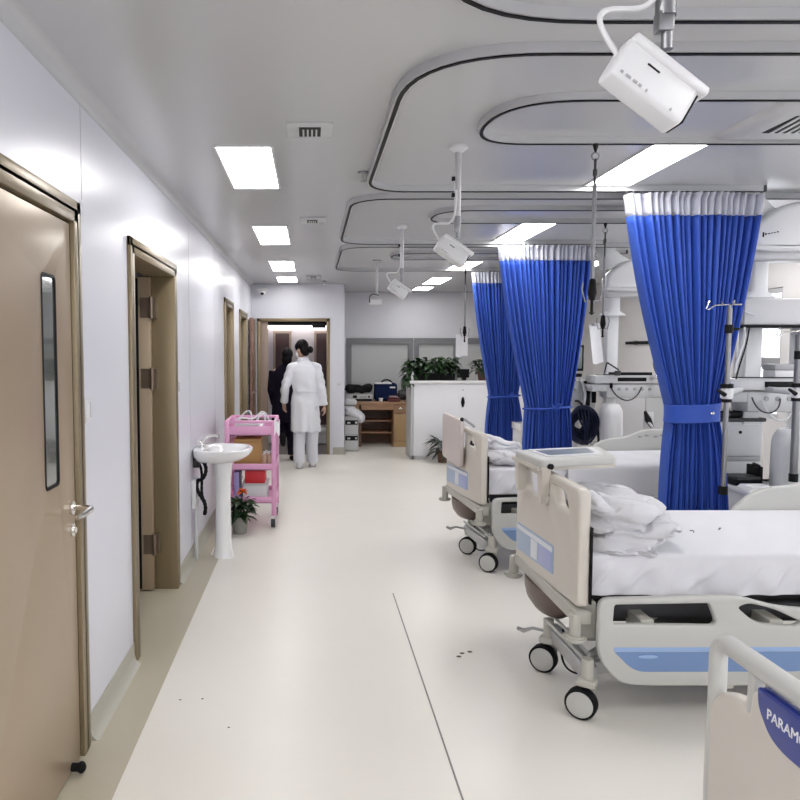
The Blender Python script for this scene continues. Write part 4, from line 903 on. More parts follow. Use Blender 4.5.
part('soil', MB().cyl((px, py, 0.125), (px, py, 0.14), 0.071), 'soil', t)
fo = part('foliage', leafy(170, (px, py, 0.15), (0.10, 0.09), 0.15, 0.095, 0.045, 5, 0.5), 'leaf', t)
st = MB()
for k in range(9):
    a = k * 0.7; st.tube([(px + 0.02 * math.cos(a), py + 0.02 * math.sin(a), 0.13), (px + 0.06 * math.cos(a), py + 0.06 * math.sin(a), 0.27)], 0.004, 5)
part('stem', st, 'leaf', t)
bl = MB(); rnd = random.Random(3)
for k in range(46):
    a, e = rnd.uniform(0, 2 * PI), rnd.uniform(-0.1, 1.3)
    bl.leaf((px + 0.03 + 0.012 * math.cos(a), py - 0.05 + 0.012 * math.sin(a), 0.375), (math.cos(a) * math.cos(e), math.sin(a) * math.cos(e), math.sin(e)), 0.05, 0.032, 0.3)
part('bloom', bl, 'orange', t)
part('flower_stem', MB().tube([(px, py, 0.14), (px + 0.02, py - 0.03, 0.28), (px + 0.03, py - 0.05, 0.38)], 0.005, 6), 'leaf', t)
# pink trolley
x0, x1, y0, y1 = -0.775, -0.315, 6.615, 7.20
t = thing('utility_trolley', 'pink plastic three tier trolley on casters by the left wall', 'trolley', ((x0 + x1) / 2, (y0 + y1) / 2, 0))
def tray(za, zb, name):
    b = MB().box((x0, y0, za), (x1, y1, za + 0.015), 0.006).box((x0, y0, za), (x1, y0 + 0.014, zb), 0.006).box((x0, y1 - 0.014, za), (x1, y1, zb), 0.006).box((x0, y0, za), (x0 + 0.014, y1, zb), 0.006).box((x1 - 0.014, y0, za), (x1, y1, zb), 0.006)
    return part(name, b, 'pink', t)
tray(0.84, 0.925, 'top_tray'); tray(0.525, 0.585, 'middle_tray'); tray(0.225, 0.285, 'bottom_tray')
for x in (x0 + 0.0195, x1 - 0.0195):
    for y in (y0 + 0.0195, y1 - 0.0195):
        part('post', MB().box((x - 0.022, y - 0.022, 0.11), (x + 0.022, y + 0.022, 0.975), 0.008), 'pink', t)
part('handle', MB().box((x0, y0, 0.950), (x1, y0 + 0.02, 0.977), 0.006).box((x0, y1 - 0.02, 0.950), (x1, y1, 0.977), 0.006).box((x1 - 0.02, y0, 0.950), (x1, y1, 0.977), 0.006).box((x0, y0, 0.950), (x0 + 0.02, y1, 0.977), 0.006), 'pink', t)
for x in (x0 + 0.03, x1 - 0.03):
    for y in (y0 + 0.03, y1 - 0.03):
        c = part('caster', MB().cyl((x - 0.018, y, 0.038), (x + 0.018, y, 0.038), 0.038, n=18), 'dark_grey', t)
        part('fork', MB().box((x - 0.028, y - 0.02, 0.03), (x - 0.021, y + 0.02, 0.10), 0.002).box((x + 0.021, y - 0.02, 0.03), (x + 0.028, y + 0.02, 0.10), 0.002).box((x - 0.028, y - 0.02, 0.09), (x + 0.028, y + 0.02, 0.115), 0.004), 'white', c)
single('folder', MB().box((-0.68, 6.64, 0.856), (-0.36, 6.90, 0.90), 0.004), 'violet', 'lilac folder lying in the top tray of the pink trolley', 'folder')
b = MB()
rnd = random.Random(9)
single('paper_pile', MB().box((-0.70, 6.66, 0.901), (-0.44, 6.95, 0.925), 0.003).box((-0.69, 6.64, 0.925), (-0.47, 6.90, 0.945), 0.003), 'paper', 'pile of white papers on the lilac folder in the pink trolley', 'paper')
b = MB().tube(bez((-0.70, 6.66, 0.95), (-0.62, 6.62, 1.06), (-0.55, 6.66, 0.94), (-0.48, 6.66, 1.02), 14) + bez((-0.48, 6.66, 1.02), (-0.42, 6.66, 1.10), (-0.40, 6.72, 1.0), (-0.37, 6.70, 0.95), 12)[1:], 0.008, 8).tube(bez((-0.66, 6.70, 0.95), (-0.60, 6.75, 1.10), (-0.52, 6.70, 1.08), (-0.54, 6.68, 0.95), 14), 0.008, 8).tube(bez((-0.50, 6.74, 0.94), (-0.46, 6.7, 1.05), (-0.42, 6.8, 1.06), (-0.42, 6.74, 0.94), 14), 0.008, 8)
single('cable', b, 'white', 'loops of white cable piled on top of the pink trolley', 'cable')
single('tissue', MB().grid(lambda u, v: (-0.33 + 0.05 * u, 6.611 - 0.02 * v + 0.006 * math.sin(u * 9), 0.978 - 0.12 * v + 0.02 * math.sin(u * 7 + v * 5)), 10, 12), 'paper', 'white paper slip draped over the right edge of the pink trolley', 'paper')
t = thing('cardboard_box', 'brown cardboard box on the middle shelf of the pink trolley', 'box', (-0.58, 6.79, 0.542))
part('carton', MB().box((-0.70, 6.67, 0.542), (-0.46, 6.93, 0.80), 0.004), 'cardboard', t)
part('flap', MB().box((-0.70, 6.655, 0.775), (-0.455, 6.935, 0.803), 0.003), 'cardboard', t)
for i, (x, y) in enumerate(((-0.425, 6.68), (-0.385, 6.70), (-0.41, 6.76), (-0.365, 6.78))):
    t = thing('bottle', 'tan capped bottle in the cluster on the middle shelf of the pink trolley', 'bottle', (x, y, 0.542), 0, 'bottles on the pink trolley')
    part('bottle_body', MB().lathe([(0, 0), (0.017, 0), (0.019, 0.01), (0.019, 0.09), (0.010, 0.115), (0.010, 0.125), (0, 0.125)], (x, y, 0.542), 14), 'tan', t)
    part('cap', MB().cyl((x, y, 0.665), (x, y, 0.69), 0.011, n=12), 'white', t)
single('red_box', MB().box((-0.60, 6.66, 0.40), (-0.42, 6.90, 0.515), 0.004), 'red', 'red box on the white bin in the bottom of the pink trolley', 'box')
t = thing('storage_bin', 'white bin on the bottom shelf of the pink trolley, under the red box', 'bin', (-0.53, 6.8, 0.242))
part('bin_body', MB().box((-0.62, 6.65, 0.242), (-0.40, 6.95, 0.385), 0.012), 'white', t)
part('lid', MB().box((-0.63, 6.64, 0.384), (-0.39, 6.96, 0.398), 0.004), 'light_grey', t)
single('folder', MB().box((-0.70, 6.66, 0.242), (-0.655, 6.95, 0.50), 0.003), 'violet', 'violet folder standing on the bottom shelf of the pink trolley', 'folder')

# ================================================================= desk recess by the far wall
t = thing('desk', 'wooden desk with an open shelf and a light wood cupboard under the far window', 'desk', (1.2, 12.55, 0))
dx0, dx1, dy0, dy1 = 0.56, 1.72, 12.30, 12.98
part('desktop', MB().box((dx0, dy0 - 0.02, 0.715), (dx1, dy1, 0.752), 0.004), 'wood', t)
part('apron', MB().box((dx0, dy0, 0.62), (1.38, dy0 + 0.02, 0.715), 0.002), 'wood', t)
part('side_panel', MB().box((0.80, dy0, 0), (0.84, dy1, 0.715), 0.002), 'wood_dark', t)
part('back_panel', MB().box((0.84, dy1 - 0.02, 0), (1.38, dy1, 0.70), 0.002), 'wood_dark', t)
for z in (0.20, 0.40): part('shelf', MB().box((0.84, 12.55, z), (1.38, dy1 - 0.02, z + 0.025), 0.002), 'wood', t)
c = part('cupboard', MB().box((1.38, dy0 + 0.01, 0.0), (dx1, dy1, 0.715), 0.003), 'wood', t)
part('cupboard_door', MB().box((1.395, dy0 - 0.012, 0.10), (dx1 - 0.01, dy0 + 0.01, 0.55), 0.003), 'wood_light', c)
part('drawer', MB().box((1.395, dy0 - 0.012, 0.565), (dx1 - 0.01, dy0 + 0.01, 0.705), 0.003), 'wood', c)
part('plinth', MB().box((1.395, dy0 - 0.006, 0.0), (dx1 - 0.01, dy0 + 0.01, 0.09), 0.002), 'wood_light', c)
for x in (1.49, 1.60):
    part('handle', MB().sphere((x, dy0 - 0.018, 0.645), (0.035, 0.012, 0.018), 10), 'chrome', c)
t = thing('radio_unit', 'silver and black electronic unit on the desk', 'device', (0.85, 12.5, 0.752))
part('casing', MB().box((0.58, 12.36, 0.754), (1.03, 12.7, 0.872), 0.006), 'light_grey', t)
part('front_panel', MB().box((0.60, 12.352, 0.765), (1.02, 12.362, 0.80), 0.002).box((0.70, 12.352, 0.815), (0.77, 12.362, 0.86), 0.002).cyl((0.97, 12.35, 0.835), (0.97, 12.362, 0.835), 0.016), 'black', t)
for x in (0.82, 0.86, 0.90): part('key', MB().box((x, 12.35, 0.82), (x + 0.02, 12.362, 0.85), 0.002), 'grey', t)
b = MB(); rnd = random.Random(4)
for k in range(34): b.sphere((0.62 + 0.36 * rnd.random(), 12.52 + 0.10 * rnd.random(), 0.925 + 0.11 * rnd.random() * (1 - 0.3 * rnd.random())), (rnd.uniform(0.05, 0.09), 0.05, rnd.uniform(0.03, 0.055)), 8)
b = modified(b, [('REMESH', dict(mode='VOXEL', voxel_size=0.018))])
single('black_jacket', b, 'black', 'heap of black cloth on the silver unit on the desk', 'clothes')
t = thing('holdall', 'navy blue bag with a white stripe on the desk', 'bag', (1.27, 12.6, 0.752))
part('bag_body', MB().box((1.08, 12.47, 0.754), (1.46, 12.78, 1.06), 0.05, 4), 'navy_cloth', t)
part('white_stripe', MB().box((1.085, 12.46, 1.045), (1.36, 12.70, 1.068), 0.006), 'paper', t)
part('bag_badge', MB().box((1.33, 12.462, 0.975), (1.42, 12.472, 1.0), 0.002), 'paper', t)
part('bag_handle', MB().tube(bez((1.2, 12.6, 1.06), (1.22, 12.6, 1.13), (1.36, 12.6, 1.13), (1.38, 12.6, 1.05)), 0.014, 8), 'black', t)
single('cup', MB().lathe([(0, 0), (0.030, 0), (0.038, 0.06), (0.034, 0.06), (0.027, 0.006), (0, 0.006)], (1.17, 12.38, 0.752), 16), 'paper', 'small white cup on the desk in front of the navy bag', 'cup')
t = thing('telephone', 'dark red desk telephone beside the navy bag', 'telephone', (1.37, 12.4, 0.752))
part('phone_base', MB().prism([(12.30, 0.754), (12.46, 0.754), (12.46, 0.82), (12.30, 0.785)], 'x', 1.29, 1.49), mat('dark_red_plastic', (0.10, 0.02, 0.02), 0.4), t)
part('handset', MB().box((1.31, 12.37, 0.815), (1.45, 12.43, 0.85), 0.012), mat('pale_red_plastic', (0.35, 0.22, 0.22), 0.4), t)
b = MB(); rnd = random.Random(8)
for k in range(22): b.sphere((1.52 + 0.20 * rnd.random(), 12.60 + 0.12 * rnd.random(), 0.80 + 0.16 * rnd.random()), (rnd.uniform(0.04, 0.07), 0.05, rnd.uniform(0.04, 0.06)), 8)
b = modified(b, [('REMESH', dict(mode='VOXEL', voxel_size=0.018))]); 
single('dark_bundle', b, 'dark_grey', 'dark bundle at the right end of the desk, behind the half wall', 'bundle')
# drawer stack with white linen beside the end wall
t = thing('storage_tower', 'narrow grey drawer stack with black handles beside the end wall', 'drawers', (0.66, 11.9, 0))
part('carcass', MB().box((0.535, 11.72, 0.0), (0.755, 12.15, 0.56), 0.006), mat('translucent_drawer_grey', (0.42, 0.42, 0.41), 0.35), t)
for z in (0.03, 0.28):
    d = part('drawer', MB().box((0.54, 11.705, z), (0.75, 11.73, z + 0.23), 0.006), 'light_grey', t)
    part('handle', MB().box((0.545, 11.698, z + 0.15), (0.745, 11.707, z + 0.225), 0.003), 'black', d)
    part('handle_tab', MB().box((0.70, 11.692, z + 0.17), (0.735, 11.70, z + 0.20), 0.003).box((0.575, 11.692, z + 0.17), (0.625, 11.70, z + 0.195), 0.003), 'light_grey', d)
lin = MB()
rnd = random.Random(12)
for (x, z, rx, rz) in ((0.66, 0.62, 0.13, 0.07), (0.72, 0.58, 0.12, 0.07), (0.80, 0.53, 0.07, 0.09), (0.62, 0.68, 0.10, 0.05)): lin.sphere((x, 11.85, z), (rx, 0.16, rz), 14)
lin = modified(lin, [('REMESH', dict(mode='VOXEL', voxel_size=0.016)), ('SMOOTH', dict(factor=0.5, iterations=2))])
single('linen_heap', lin, 'sheet', 'heap of white linen on top of the narrow drawer stack', 'linen')
single('linen_bag', MB().box((0.54, 11.74, 0.735), (0.73, 11.98, 0.83), 0.035, 4), 'light_grey', 'grey folded bag resting on the white linen heap', 'bag')

# half wall of the nurse station with plants along its top
px0, px1, pyf = 1.515, 3.5, 10.86
t = thing('half_wall', 'white half height nurse station wall in front of the desk', 'half wall', ((px0 + px1) / 2, pyf, 0))
part('front_panel', MB().box((px0, pyf, 0.055), (px1, pyf + 0.18, 1.12), 0.004), 'half_wall', t)
part('side_panel', MB().box((px0 - 0.04, pyf + 0.02, 0.0), (px0 - 0.002, pyf + 0.6, 1.12), 0.004), 'light_grey', t)
part('countertop', MB().box((px0 - 0.065, pyf - 0.03, 1.12), (px1, pyf + 0.34, 1.165), 0.006), 'white_gloss', t)
part('plinth', MB().box((px0 + 0.02, pyf + 0.03, 0.0), (px1, pyf + 0.17, 0.055)), 'white', t)
part('corner_foot', MB().box((px0 - 0.04, pyf + 0.0, 0.0), (px0 + 0.0, pyf + 0.06, 0.05), 0.004), 'steel', t)
t = thing('wall_hook', 'small black diamond shaped hook on the front of the half wall', 'hook', (2.23, pyf, 0.85))
part('hook_plate', MB().prism([(2.205, 0.85), (2.218, 0.915), (2.232, 0.93), (2.246, 0.915), (2.26, 0.85), (2.246, 0.785), (2.232, 0.77), (2.218, 0.785)], 'y', pyf - 0.014, pyf), 'black', t)
part('screw', MB().cyl((2.232, pyf - 0.006, 1.03), (2.232, pyf, 1.03), 0.010, n=10), 'grey', t)
for i, (x, wd, n, l) in enumerate(((1.56, 0.22, 90, 'leftmost pothos plant spilling over the end of the half wall'), (1.78, 0.24, 110, 'second pothos plant from the left end of the half wall'), (2.02, 0.24, 110, 'third pothos plant from the left end of the half wall, left of the hanging rod'))):
    t = thing('pothos_plant', l, 'plant', (x, 11.05, 1.165), 0, 'pothos plants on the half wall')
    part('planter', MB().box((x - wd / 2, 10.98, 1.165), (x + wd / 2, 11.14, 1.27), 0.01), 'black', t)
    part('foliage', leafy(n + 40, (x, 11.05, 1.27), (wd * 0.62, 0.10), 0.20, 0.13, 0.08, 20 + i, 0.5, 0.6), 'leaf', t)
    b = MB(); rnd = random.Random(i)
    for k in range(10):
        a = rnd.uniform(0, 2 * PI); b.tube([(x, 11.05, 1.25), (x + 0.06 * math.cos(a), 11.05 + 0.05 * math.sin(a), 1.36), (x + 0.12 * math.cos(a), 11.05 + 0.07 * math.sin(a), 1.42)], 0.004, 5)
    part('stem', b, 'leaf', t)
    if i == 0: part('trailing_leaf', leafy(36, (1.45, 10.98, 1.12), (0.05, 0.06), 0.16, 0.11, 0.07, 33, -0.4, 0.6), 'leaf', t)
x, y = 2.56, 11.02
t = thing('potted_plant', 'leafy plant in a brown pot near the right end of the half wall', 'plant', (x, y, 1.165))
part('pot', MB().lathe([(0, 0), (0.065, 0), (0.09, 0.15), (0.095, 0.17), (0.085, 0.17), (0.08, 0.15), (0, 0.15)], (x, y, 1.165), 20), 'pot_brown', t)
part('foliage', leafy(75, (x, y, 1.31), (0.13, 0.08), 0.14, 0.19, 0.07, 41, 0.8, 0.7), 'leaf_dark', t)
part('stem', MB().tube([(x, y, 1.3), (x - 0.03, y, 1.45)], 0.006, 5).tube([(x, y, 1.3), (x + 0.04, y, 1.43)], 0.006, 5), 'leaf', t)
b = MB(); 
t = thing('monitor_back', 'small black screen among the plants on the half wall', 'screen', (2.28, 11.1, 1.165))
part('panel', MB().box((2.20, 11.12, 1.20), (2.38, 11.15, 1.33), 0.006), 'black', t); part('stand', MB().box((2.27, 11.09, 1.165), (2.33, 11.17, 1.205), 0.004), 'black', t)
single('bottle', MB().lathe([(0, 0), (0.022, 0), (0.022, 0.09), (0.008, 0.11), (0.008, 0.13), (0, 0.13)], (1.50, 10.92, 1.165), 12), 'paper', 'small white bottle at the left end of the half wall top', 'bottle')
t = thing('document_box', 'white paper box beside the brown pot on the half wall', 'box', (2.72, 10.98, 1.165))
part('box', MB().box((2.66, 10.95, 1.166), (2.80, 11.05, 1.26), 0.004), 'paper', t); part('label_strip', MB().box((2.67, 10.946, 1.20), (2.79, 10.951, 1.22)), 'grey', t)
# dark plant on the floor before the half wall
x, y = 1.90, 10.58
t = thing('potted_plant', 'dark spiky plant in a dark pot on the floor before the half wall', 'plant', (x, y, 0))
part('pot', MB().lathe([(0, 0), (0.07, 0), (0.085, 0.15), (0.09, 0.16), (0.08, 0.16), (0, 0.15)], (x, y, 0), 20), 'pot_brown', t)
part('foliage', leafy(80, (x, y, 0.15), (0.10, 0.08), 0.16, 0.22, 0.055, 51, 0.6, 0.6), 'leaf_dark', t)
part('stem', MB().tube([(x, y, 0.14), (x - 0.05, y, 0.3)], 0.006, 5).tube([(x, y, 0.14), (x + 0.05, y, 0.33)], 0.006, 5).tube([(x, y, 0.14), (x, y - 0.04, 0.35)], 0.006, 5), 'leaf_dark', t)
# white bench in the corridor
t = thing('bench', 'low white bench against the corridor wall beyond the doorway', 'bench', (-0.15, 12.75, 0))
part('seat', MB().box((-0.74, 12.55, 0.20), (0.36, 12.92, 0.275), 0.01), 'white', t)
part('bench_front', MB().box((-0.74, 12.58, 0.02), (0.36, 12.62, 0.20), 0.004), 'white', t)
# ================================================================= people
def skin_mesh(joints, bones, sub=2):
    """joints: name -> (point, radius or (rx, ry)); bones: pairs"""
    names = list(joints); me = bpy.data.meshes.new('sk')
    me.from_pydata([joints[n][0] for n in names], [(names.index(a), names.index(b)) for a, b in bones], [])
    ob = bpy.data.objects.new('sk', me); COL.objects.link(ob)
    sk = ob.modifiers.new('s', 'SKIN'); sk.use_smooth_shade = True
    for i, n in enumerate(names):
        r = joints[n][1]; r = r if hasattr(r, '__len__') else (r, r)
        me.skin_vertices[0].data[i].radius = r; me.skin_vertices[0].data[i].use_root = (i == 0)
    sb = ob.modifiers.new('u', 'SUBSURF'); sb.levels = sub; sb.render_levels = sub
    dg = bpy.context.evaluated_depsgraph_get(); m2 = bpy.data.meshes.new_from_object(ob.evaluated_get(dg))
    b = MB(); b.bm.from_mesh(m2); bpy.data.objects.remove(ob); bpy.data.meshes.remove(me); bpy.data.meshes.remove(m2)
    return b
def head_shape(b, c, yaw, tilt=0.0, s=1.0):
    """skull, jaw, nose, ears: fused into the body afterwards; face looks along local +y"""
    mt = Matrix.Translation(c) @ Matrix.Rotation(yaw, 4, 'Z') @ Matrix.Rotation(tilt, 4, 'X') @ Matrix.Scale(s, 4)
    b.sphere((0, -0.012, 0.02), (0.074, 0.094, 0.098), 20, mt); b.sphere((0, 0.022, -0.045), (0.056, 0.066, 0.072), 18, mt)
    b.sphere((0, 0.092, -0.018), (0.013, 0.020, 0.022), 10, mt); b.sphere((0, 0.080, 0.022), (0.045, 0.012, 0.012), 10, mt)
    b.sphere((0, 0.078, -0.066), (0.022, 0.012, 0.012), 10, mt)
    for sx_ in (-1, 1): b.sphere((sx_ * 0.076, -0.012, -0.012), (0.010, 0.020, 0.032), 10, mt)
    return mt
def hand(b, wrist, direc, palm_n, s=1.0):
    """palm, four unequal bent fingers and a thumb; skinned chains fused into the body"""
    d = Vector(direc).normalized(); n = Vector(palm_n).normalized(); sd = d.cross(n).normalized(); w = Vector(wrist)
    q = bmesh.new(); bmesh.ops.create_uvsphere(q, u_segments=14, v_segments=10, radius=1)
    for v in q.verts: v.co = w + d * (0.045 + v.co.z * 0.050) * s + sd * v.co.x * 0.040 * s + n * v.co.y * 0.018 * s
    b._merge(q)
    for k, (o, L) in enumerate(((-0.030, 0.066), (-0.010, 0.080), (0.010, 0.075), (0.028, 0.058))):
        p = w + d * 0.080 * s + sd * o * s; b.tube([p - d * 0.02, p, p + (d * 0.9 + n * 0.25).normalized() * L * 0.45 * s, p + (d * 0.9 + n * 0.25).normalized() * L * 0.45 * s + (d * 0.6 + n * 0.7).normalized() * L * 0.55 * s], [0.010, 0.0095, 0.009, 0.007], 8)
    p = w + d * 0.025 * s - sd * 0.030 * s; b.tube([p, p + (d * 0.5 - sd * 0.7 + n * 0.3).normalized() * 0.035 * s, p + (d * 0.9 - sd * 0.5 + n * 0.5).normalized() * 0.068 * s], [0.013, 0.011, 0.008], 8)
def fuse(b, vox, it=2): return modified(b, [('REMESH', dict(mode='VOXEL', voxel_size=vox)), ('SMOOTH', dict(factor=0.5, iterations=it))])

ORG = Vector((-0.085, 10.06, 0))
def W_(p): return ORG + Vector(p)
# ---- doctor: seen from behind, walking away, head turned to the left. local x right, y away, z up
J = {'pelvis': ((0, 0, 0.93), (0.15, 0.11)), 'waist': ((0.0, 0.01, 1.08), (0.125, 0.095)), 'chest': ((-0.005, 0.02, 1.28), (0.15, 0.105)), 'neck0': ((-0.01, 0.03, 1.44), (0.075, 0.06)), 'neck': ((-0.03, 0.05, 1.52), 0.048), 'head': ((-0.045, 0.06, 1.60), 0.05),
     'shL': ((-0.165, 0.02, 1.385), 0.056), 'elL': ((-0.265, -0.01, 1.12), 0.043), 'wrL': ((-0.285, 0.10, 0.885), 0.028),
     'shR': ((0.15, 0.02, 1.385), 0.056), 'elR': ((0.225, -0.03, 1.11), 0.043), 'wrR': ((0.265, -0.01, 0.86), 0.028),
     'hipL': ((-0.085, 0, 0.86), 0.088), 'knL': ((-0.075, 0.02, 0.49), 0.058), 'anL': ((-0.075, -0.03, 0.09), 0.040), 'toL': ((-0.08, 0.10, 0.035), 0.032),
     'hipR': ((0.085, 0, 0.86), 0.088), 'knR': ((0.10, 0.05, 0.50), 0.058), 'anR': ((0.105, 0.12, 0.09), 0.040), 'toR': ((0.11, 0.25, 0.035), 0.032)}
J = {k: (W_(p), r) for k, (p, r) in J.items()}
BN = [('pelvis', 'waist'), ('waist', 'chest'), ('chest', 'neck0'), ('neck0', 'neck'), ('neck', 'head'), ('chest', 'shL'), ('shL', 'elL'), ('elL', 'wrL'), ('chest', 'shR'), ('shR', 'elR'), ('elR', 'wrR'), ('pelvis', 'hipL'), ('hipL', 'knL'), ('knL', 'anL'), ('anL', 'toL'), ('pelvis', 'hipR'), ('hipR', 'knR'), ('knR', 'anR'), ('anR', 'toR')]
doc = thing('person', 'person in a white knee length coat and pale trousers, seen from behind at the doorway', 'person', ORG)
b = skin_mesh(J, BN)
hc = W_((-0.045, 0.06, 1.625)); yaw = math.radians(48); mt = head_shape(b, hc, yaw, math.radians(-16), 1.0)
hand(b, J['wrL'][0], (0, 0.25, -1), (0.6, 0.5, 0)); hand(b, J['wrR'][0], (0.1, 0.1, -1), (-1, 0.3, 0))
body = part('body', fuse(b, 0.0085), 'skin', doc, angle=80)
# coat: body, flared skirt and sleeves fused
def ell(c, rx, ry, n=28): return [(c[0] + rx * math.cos(2 * PI * k / n), c[1] + ry * math.sin(2 * PI * k / n), c[2]) for k in range(n)]
c = MB()
prof = [((0.01, 0.02, 0.505), 0.205, 0.150), ((0.005, 0.015, 0.70), 0.200, 0.150), ((0, 0.01, 0.90), 0.192, 0.150), ((0, 0.01, 1.06), 0.163, 0.122), ((-0.003, 0.015, 1.20), 0.172, 0.125), ((-0.005, 0.02, 1.33), 0.190, 0.125), ((-0.005, 0.025, 1.40), 0.172, 0.105), ((-0.01, 0.035, 1.445), 0.110, 0.080), ((-0.018, 0.045, 1.475), 0.072, 0.068), ((-0.022, 0.048, 1.505), 0.068, 0.064)]
c.rings([ell(W_(p), rx, ry) for p, rx, ry in prof])
for s in ('L', 'R'):
    a0, a1, a2 = J['sh' + s][0], J['el' + s][0], J['wr' + s][0]
    c.tube([a0 + Vector((0.04 if s == 'L' else -0.04, 0, 0.0)), a0, a0.lerp(a1, 0.5), a1, a1.lerp(a2, 0.5), a2 + (a1 - a2).normalized() * 0.005], [0.075, 0.078, 0.070, 0.062, 0.056, 0.052], 14)
c = fuse(c, 0.011, 4); c.bm.normal_update()
for v in c.bm.verts:
    p = v.co - ORG
    fl = max(0, (0.95 - p.z) / 0.45); a = math.atan2(p.y, p.x)
    v.co += v.normal * (0.010 * fl * math.sin(a * 7 + 1.5) + 0.005 * math.sin(p.z * 38 + p.x * 22) * max(0, 1 - abs(p.z - 1.08) / 0.2) + 0.004 * math.sin(p.z * 60 + p.y * 30) * (abs(p.x) > 0.2))
ct = part('coat', c, 'coat', doc, angle=80)
part('back_belt', MB().box(tuple(W_((-0.10, -0.122, 1.045))), tuple(W_((0.10, -0.112, 1.085))), 0.003), 'coat', ct)
part('collar', MB().rings([ell(W_((-0.022, 0.046, 1.465)), 0.082, 0.078), ell(W_((-0.022, 0.046, 1.515)), 0.070, 0.068), ell(W_((-0.022, 0.046, 1.515)), 0.062, 0.060)], True, False), 'coat', ct)
for s in ('L', 'R'):
    h, k, a = J['hip' + s][0], J['kn' + s][0], J['an' + s][0]
    q = MB().tube([h, h.lerp(k, 0.5), k, k.lerp(a, 0.5), a + Vector((0, 0.0, -0.015))], [0.105, 0.095, 0.085, 0.080, 0.080], 18)
    for v in q.bm.verts: v.co += Vector((0.006 * math.sin(v.co.z * 40), 0.008 * math.sin(v.co.z * 33 + 1), 0))
    part('trouser_leg', q, 'trousers', doc, angle=80)
    t0 = J['to' + s][0]; dv = Vector((0, 0.13, 0))
    sh = MB().sphere((a.x, a.y + 0.055, 0.042), (0.048, 0.125, 0.042), 16); sh.sphere((a.x, a.y - 0.02, 0.055), (0.044, 0.055, 0.055), 14)
    part('shoe', fuse(sh, 0.009), 'white', doc, angle=80)
    part('shoe_sole', MB().rings([[(a.x + rr * 0.050 * math.cos(2 * PI * i / 24), a.y + 0.05 + rr * 0.135 * math.sin(2 * PI * i / 24), z) for i in range(24)] for z, rr in ((0.0, 0.96), (0.003, 1.0), (0.016, 1.0), (0.018, 0.9))]), 'grey', doc)
h = MB().sphere((0, -0.020, 0.035), (0.086, 0.100, 0.098), 20, mt).sphere((0, -0.060, -0.03), (0.074, 0.060, 0.085), 16, mt).sphere((0.02, -0.135, -0.045), (0.048, 0.042, 0.050), 14, mt)
h.sphere((0.074, 0.01, 0.03), (0.018, 0.05, 0.06), 10, mt).sphere((-0.074, 0.0, 0.035), (0.018, 0.05, 0.05), 10, mt)
h = fuse(h, 0.008); hr = part('hair', h, 'hair', doc, angle=80)
mk = MB().sphere((0, 0.052, -0.052), (0.058, 0.052, 0.048), 16, mt); ms = part('face_mask', mk, 'paper', doc)
part('mask_strap', MB().tube([mt @ Vector(p) for p in ((-0.058, 0.05, -0.03), (-0.080, 0.0, -0.01), (-0.079, -0.02, 0.005))], 0.003, 5), 'paper', ms)
for s in (-1, 1):
    part('eye', MB().sphere((s * 0.03, 0.076, 0.008), (0.012, 0.008, 0.007), 10, mt), 'black', doc)

# ---- second person in dark clothes, walking ahead, mostly hidden
O2 = Vector((-0.41, 10.75, 0))
def X_(p): return O2 + Vector(p)
J2 = {'pelvis': ((0.02, 0, 0.90), (0.13, 0.10)), 'waist': ((0.02, 0.01, 1.05), (0.12, 0.09)), 'chest': ((0.02, 0.02, 1.22), (0.13, 0.10)), 'neck0': ((0.03, 0.02, 1.36), 0.06), 'neck': ((0.05, 0.02, 1.43), 0.046), 'head': ((0.07, 0.03, 1.50), 0.05),
      'shL': ((-0.13, 0.02, 1.31), 0.055), 'elL': ((-0.17, 0, 1.04), 0.042), 'wrL': ((-0.13, 0.1, 0.82), 0.028), 'shR': ((0.18, 0.02, 1.31), 0.055), 'elR': ((0.22, 0, 1.04), 0.042), 'wrR': ((0.22, 0.08, 0.80), 0.028),
      'hipL': ((-0.06, 0, 0.83), 0.085), 'knL': ((-0.02, 0.08, 0.50), 0.056), 'anL': ((-0.0, -0.10, 0.36), 0.038), 'toL': ((0.01, -0.12, 0.26), 0.030), 'hipR': ((0.10, 0, 0.83), 0.085), 'knR': ((0.12, 0.04, 0.46), 0.056), 'anR': ((0.13, 0.0, 0.085), 0.038), 'toR': ((0.14, 0.12, 0.033), 0.030)}
J2 = {k: (X_(p), r) for k, (p, r) in J2.items()}
dk = thing('person', 'person in dark clothes with black hair, mostly hidden ahead of the white coated person', 'person', O2)
b = skin_mesh(J2, BN); m2 = head_shape(b, X_((0.07, 0.03, 1.525)), math.radians(-10), 0, 0.98)
hand(b, J2['wrL'][0], (0, 0.1, -1), (1, 0.3, 0)); hand(b, J2['wrR'][0], (0, 0.1, -1), (-1, 0.3, 0))
part('body', fuse(b, 0.0095), 'skin', dk, angle=80)
c = MB(); c.rings([ell(X_(p), rx, ry) for p, rx, ry in [((0.02, 0.0, 0.56), 0.185, 0.14), ((0.02, 0, 0.80), 0.18, 0.14), ((0.02, 0.01, 1.05), 0.15, 0.12), ((0.02, 0.02, 1.24), 0.17, 0.12), ((0.025, 0.02, 1.33), 0.15, 0.10), ((0.04, 0.02, 1.40), 0.07, 0.065), ((0.045, 0.02, 1.42), 0.065, 0.06)]])
for s in ('L', 'R'):
    a0, a1, a2 = (J2[k + s][0] for k in ('sh', 'el', 'wr')); c.tube([a0, a0.lerp(a1, 0.5), a1, a2], [0.074, 0.066, 0.058, 0.048], 12)
part('dark_coat', fuse(c, 0.012, 3), 'dark_cloth', dk, angle=80)
for s in ('L', 'R'):
    h_, k, a = J2['hip' + s][0], J2['kn' + s][0], J2['an' + s][0]
    part('trouser_leg', MB().tube([h_, h_.lerp(k, 0.5), k, a], [0.10, 0.088, 0.075, 0.058], 14), 'dark_cloth', dk, angle=80)
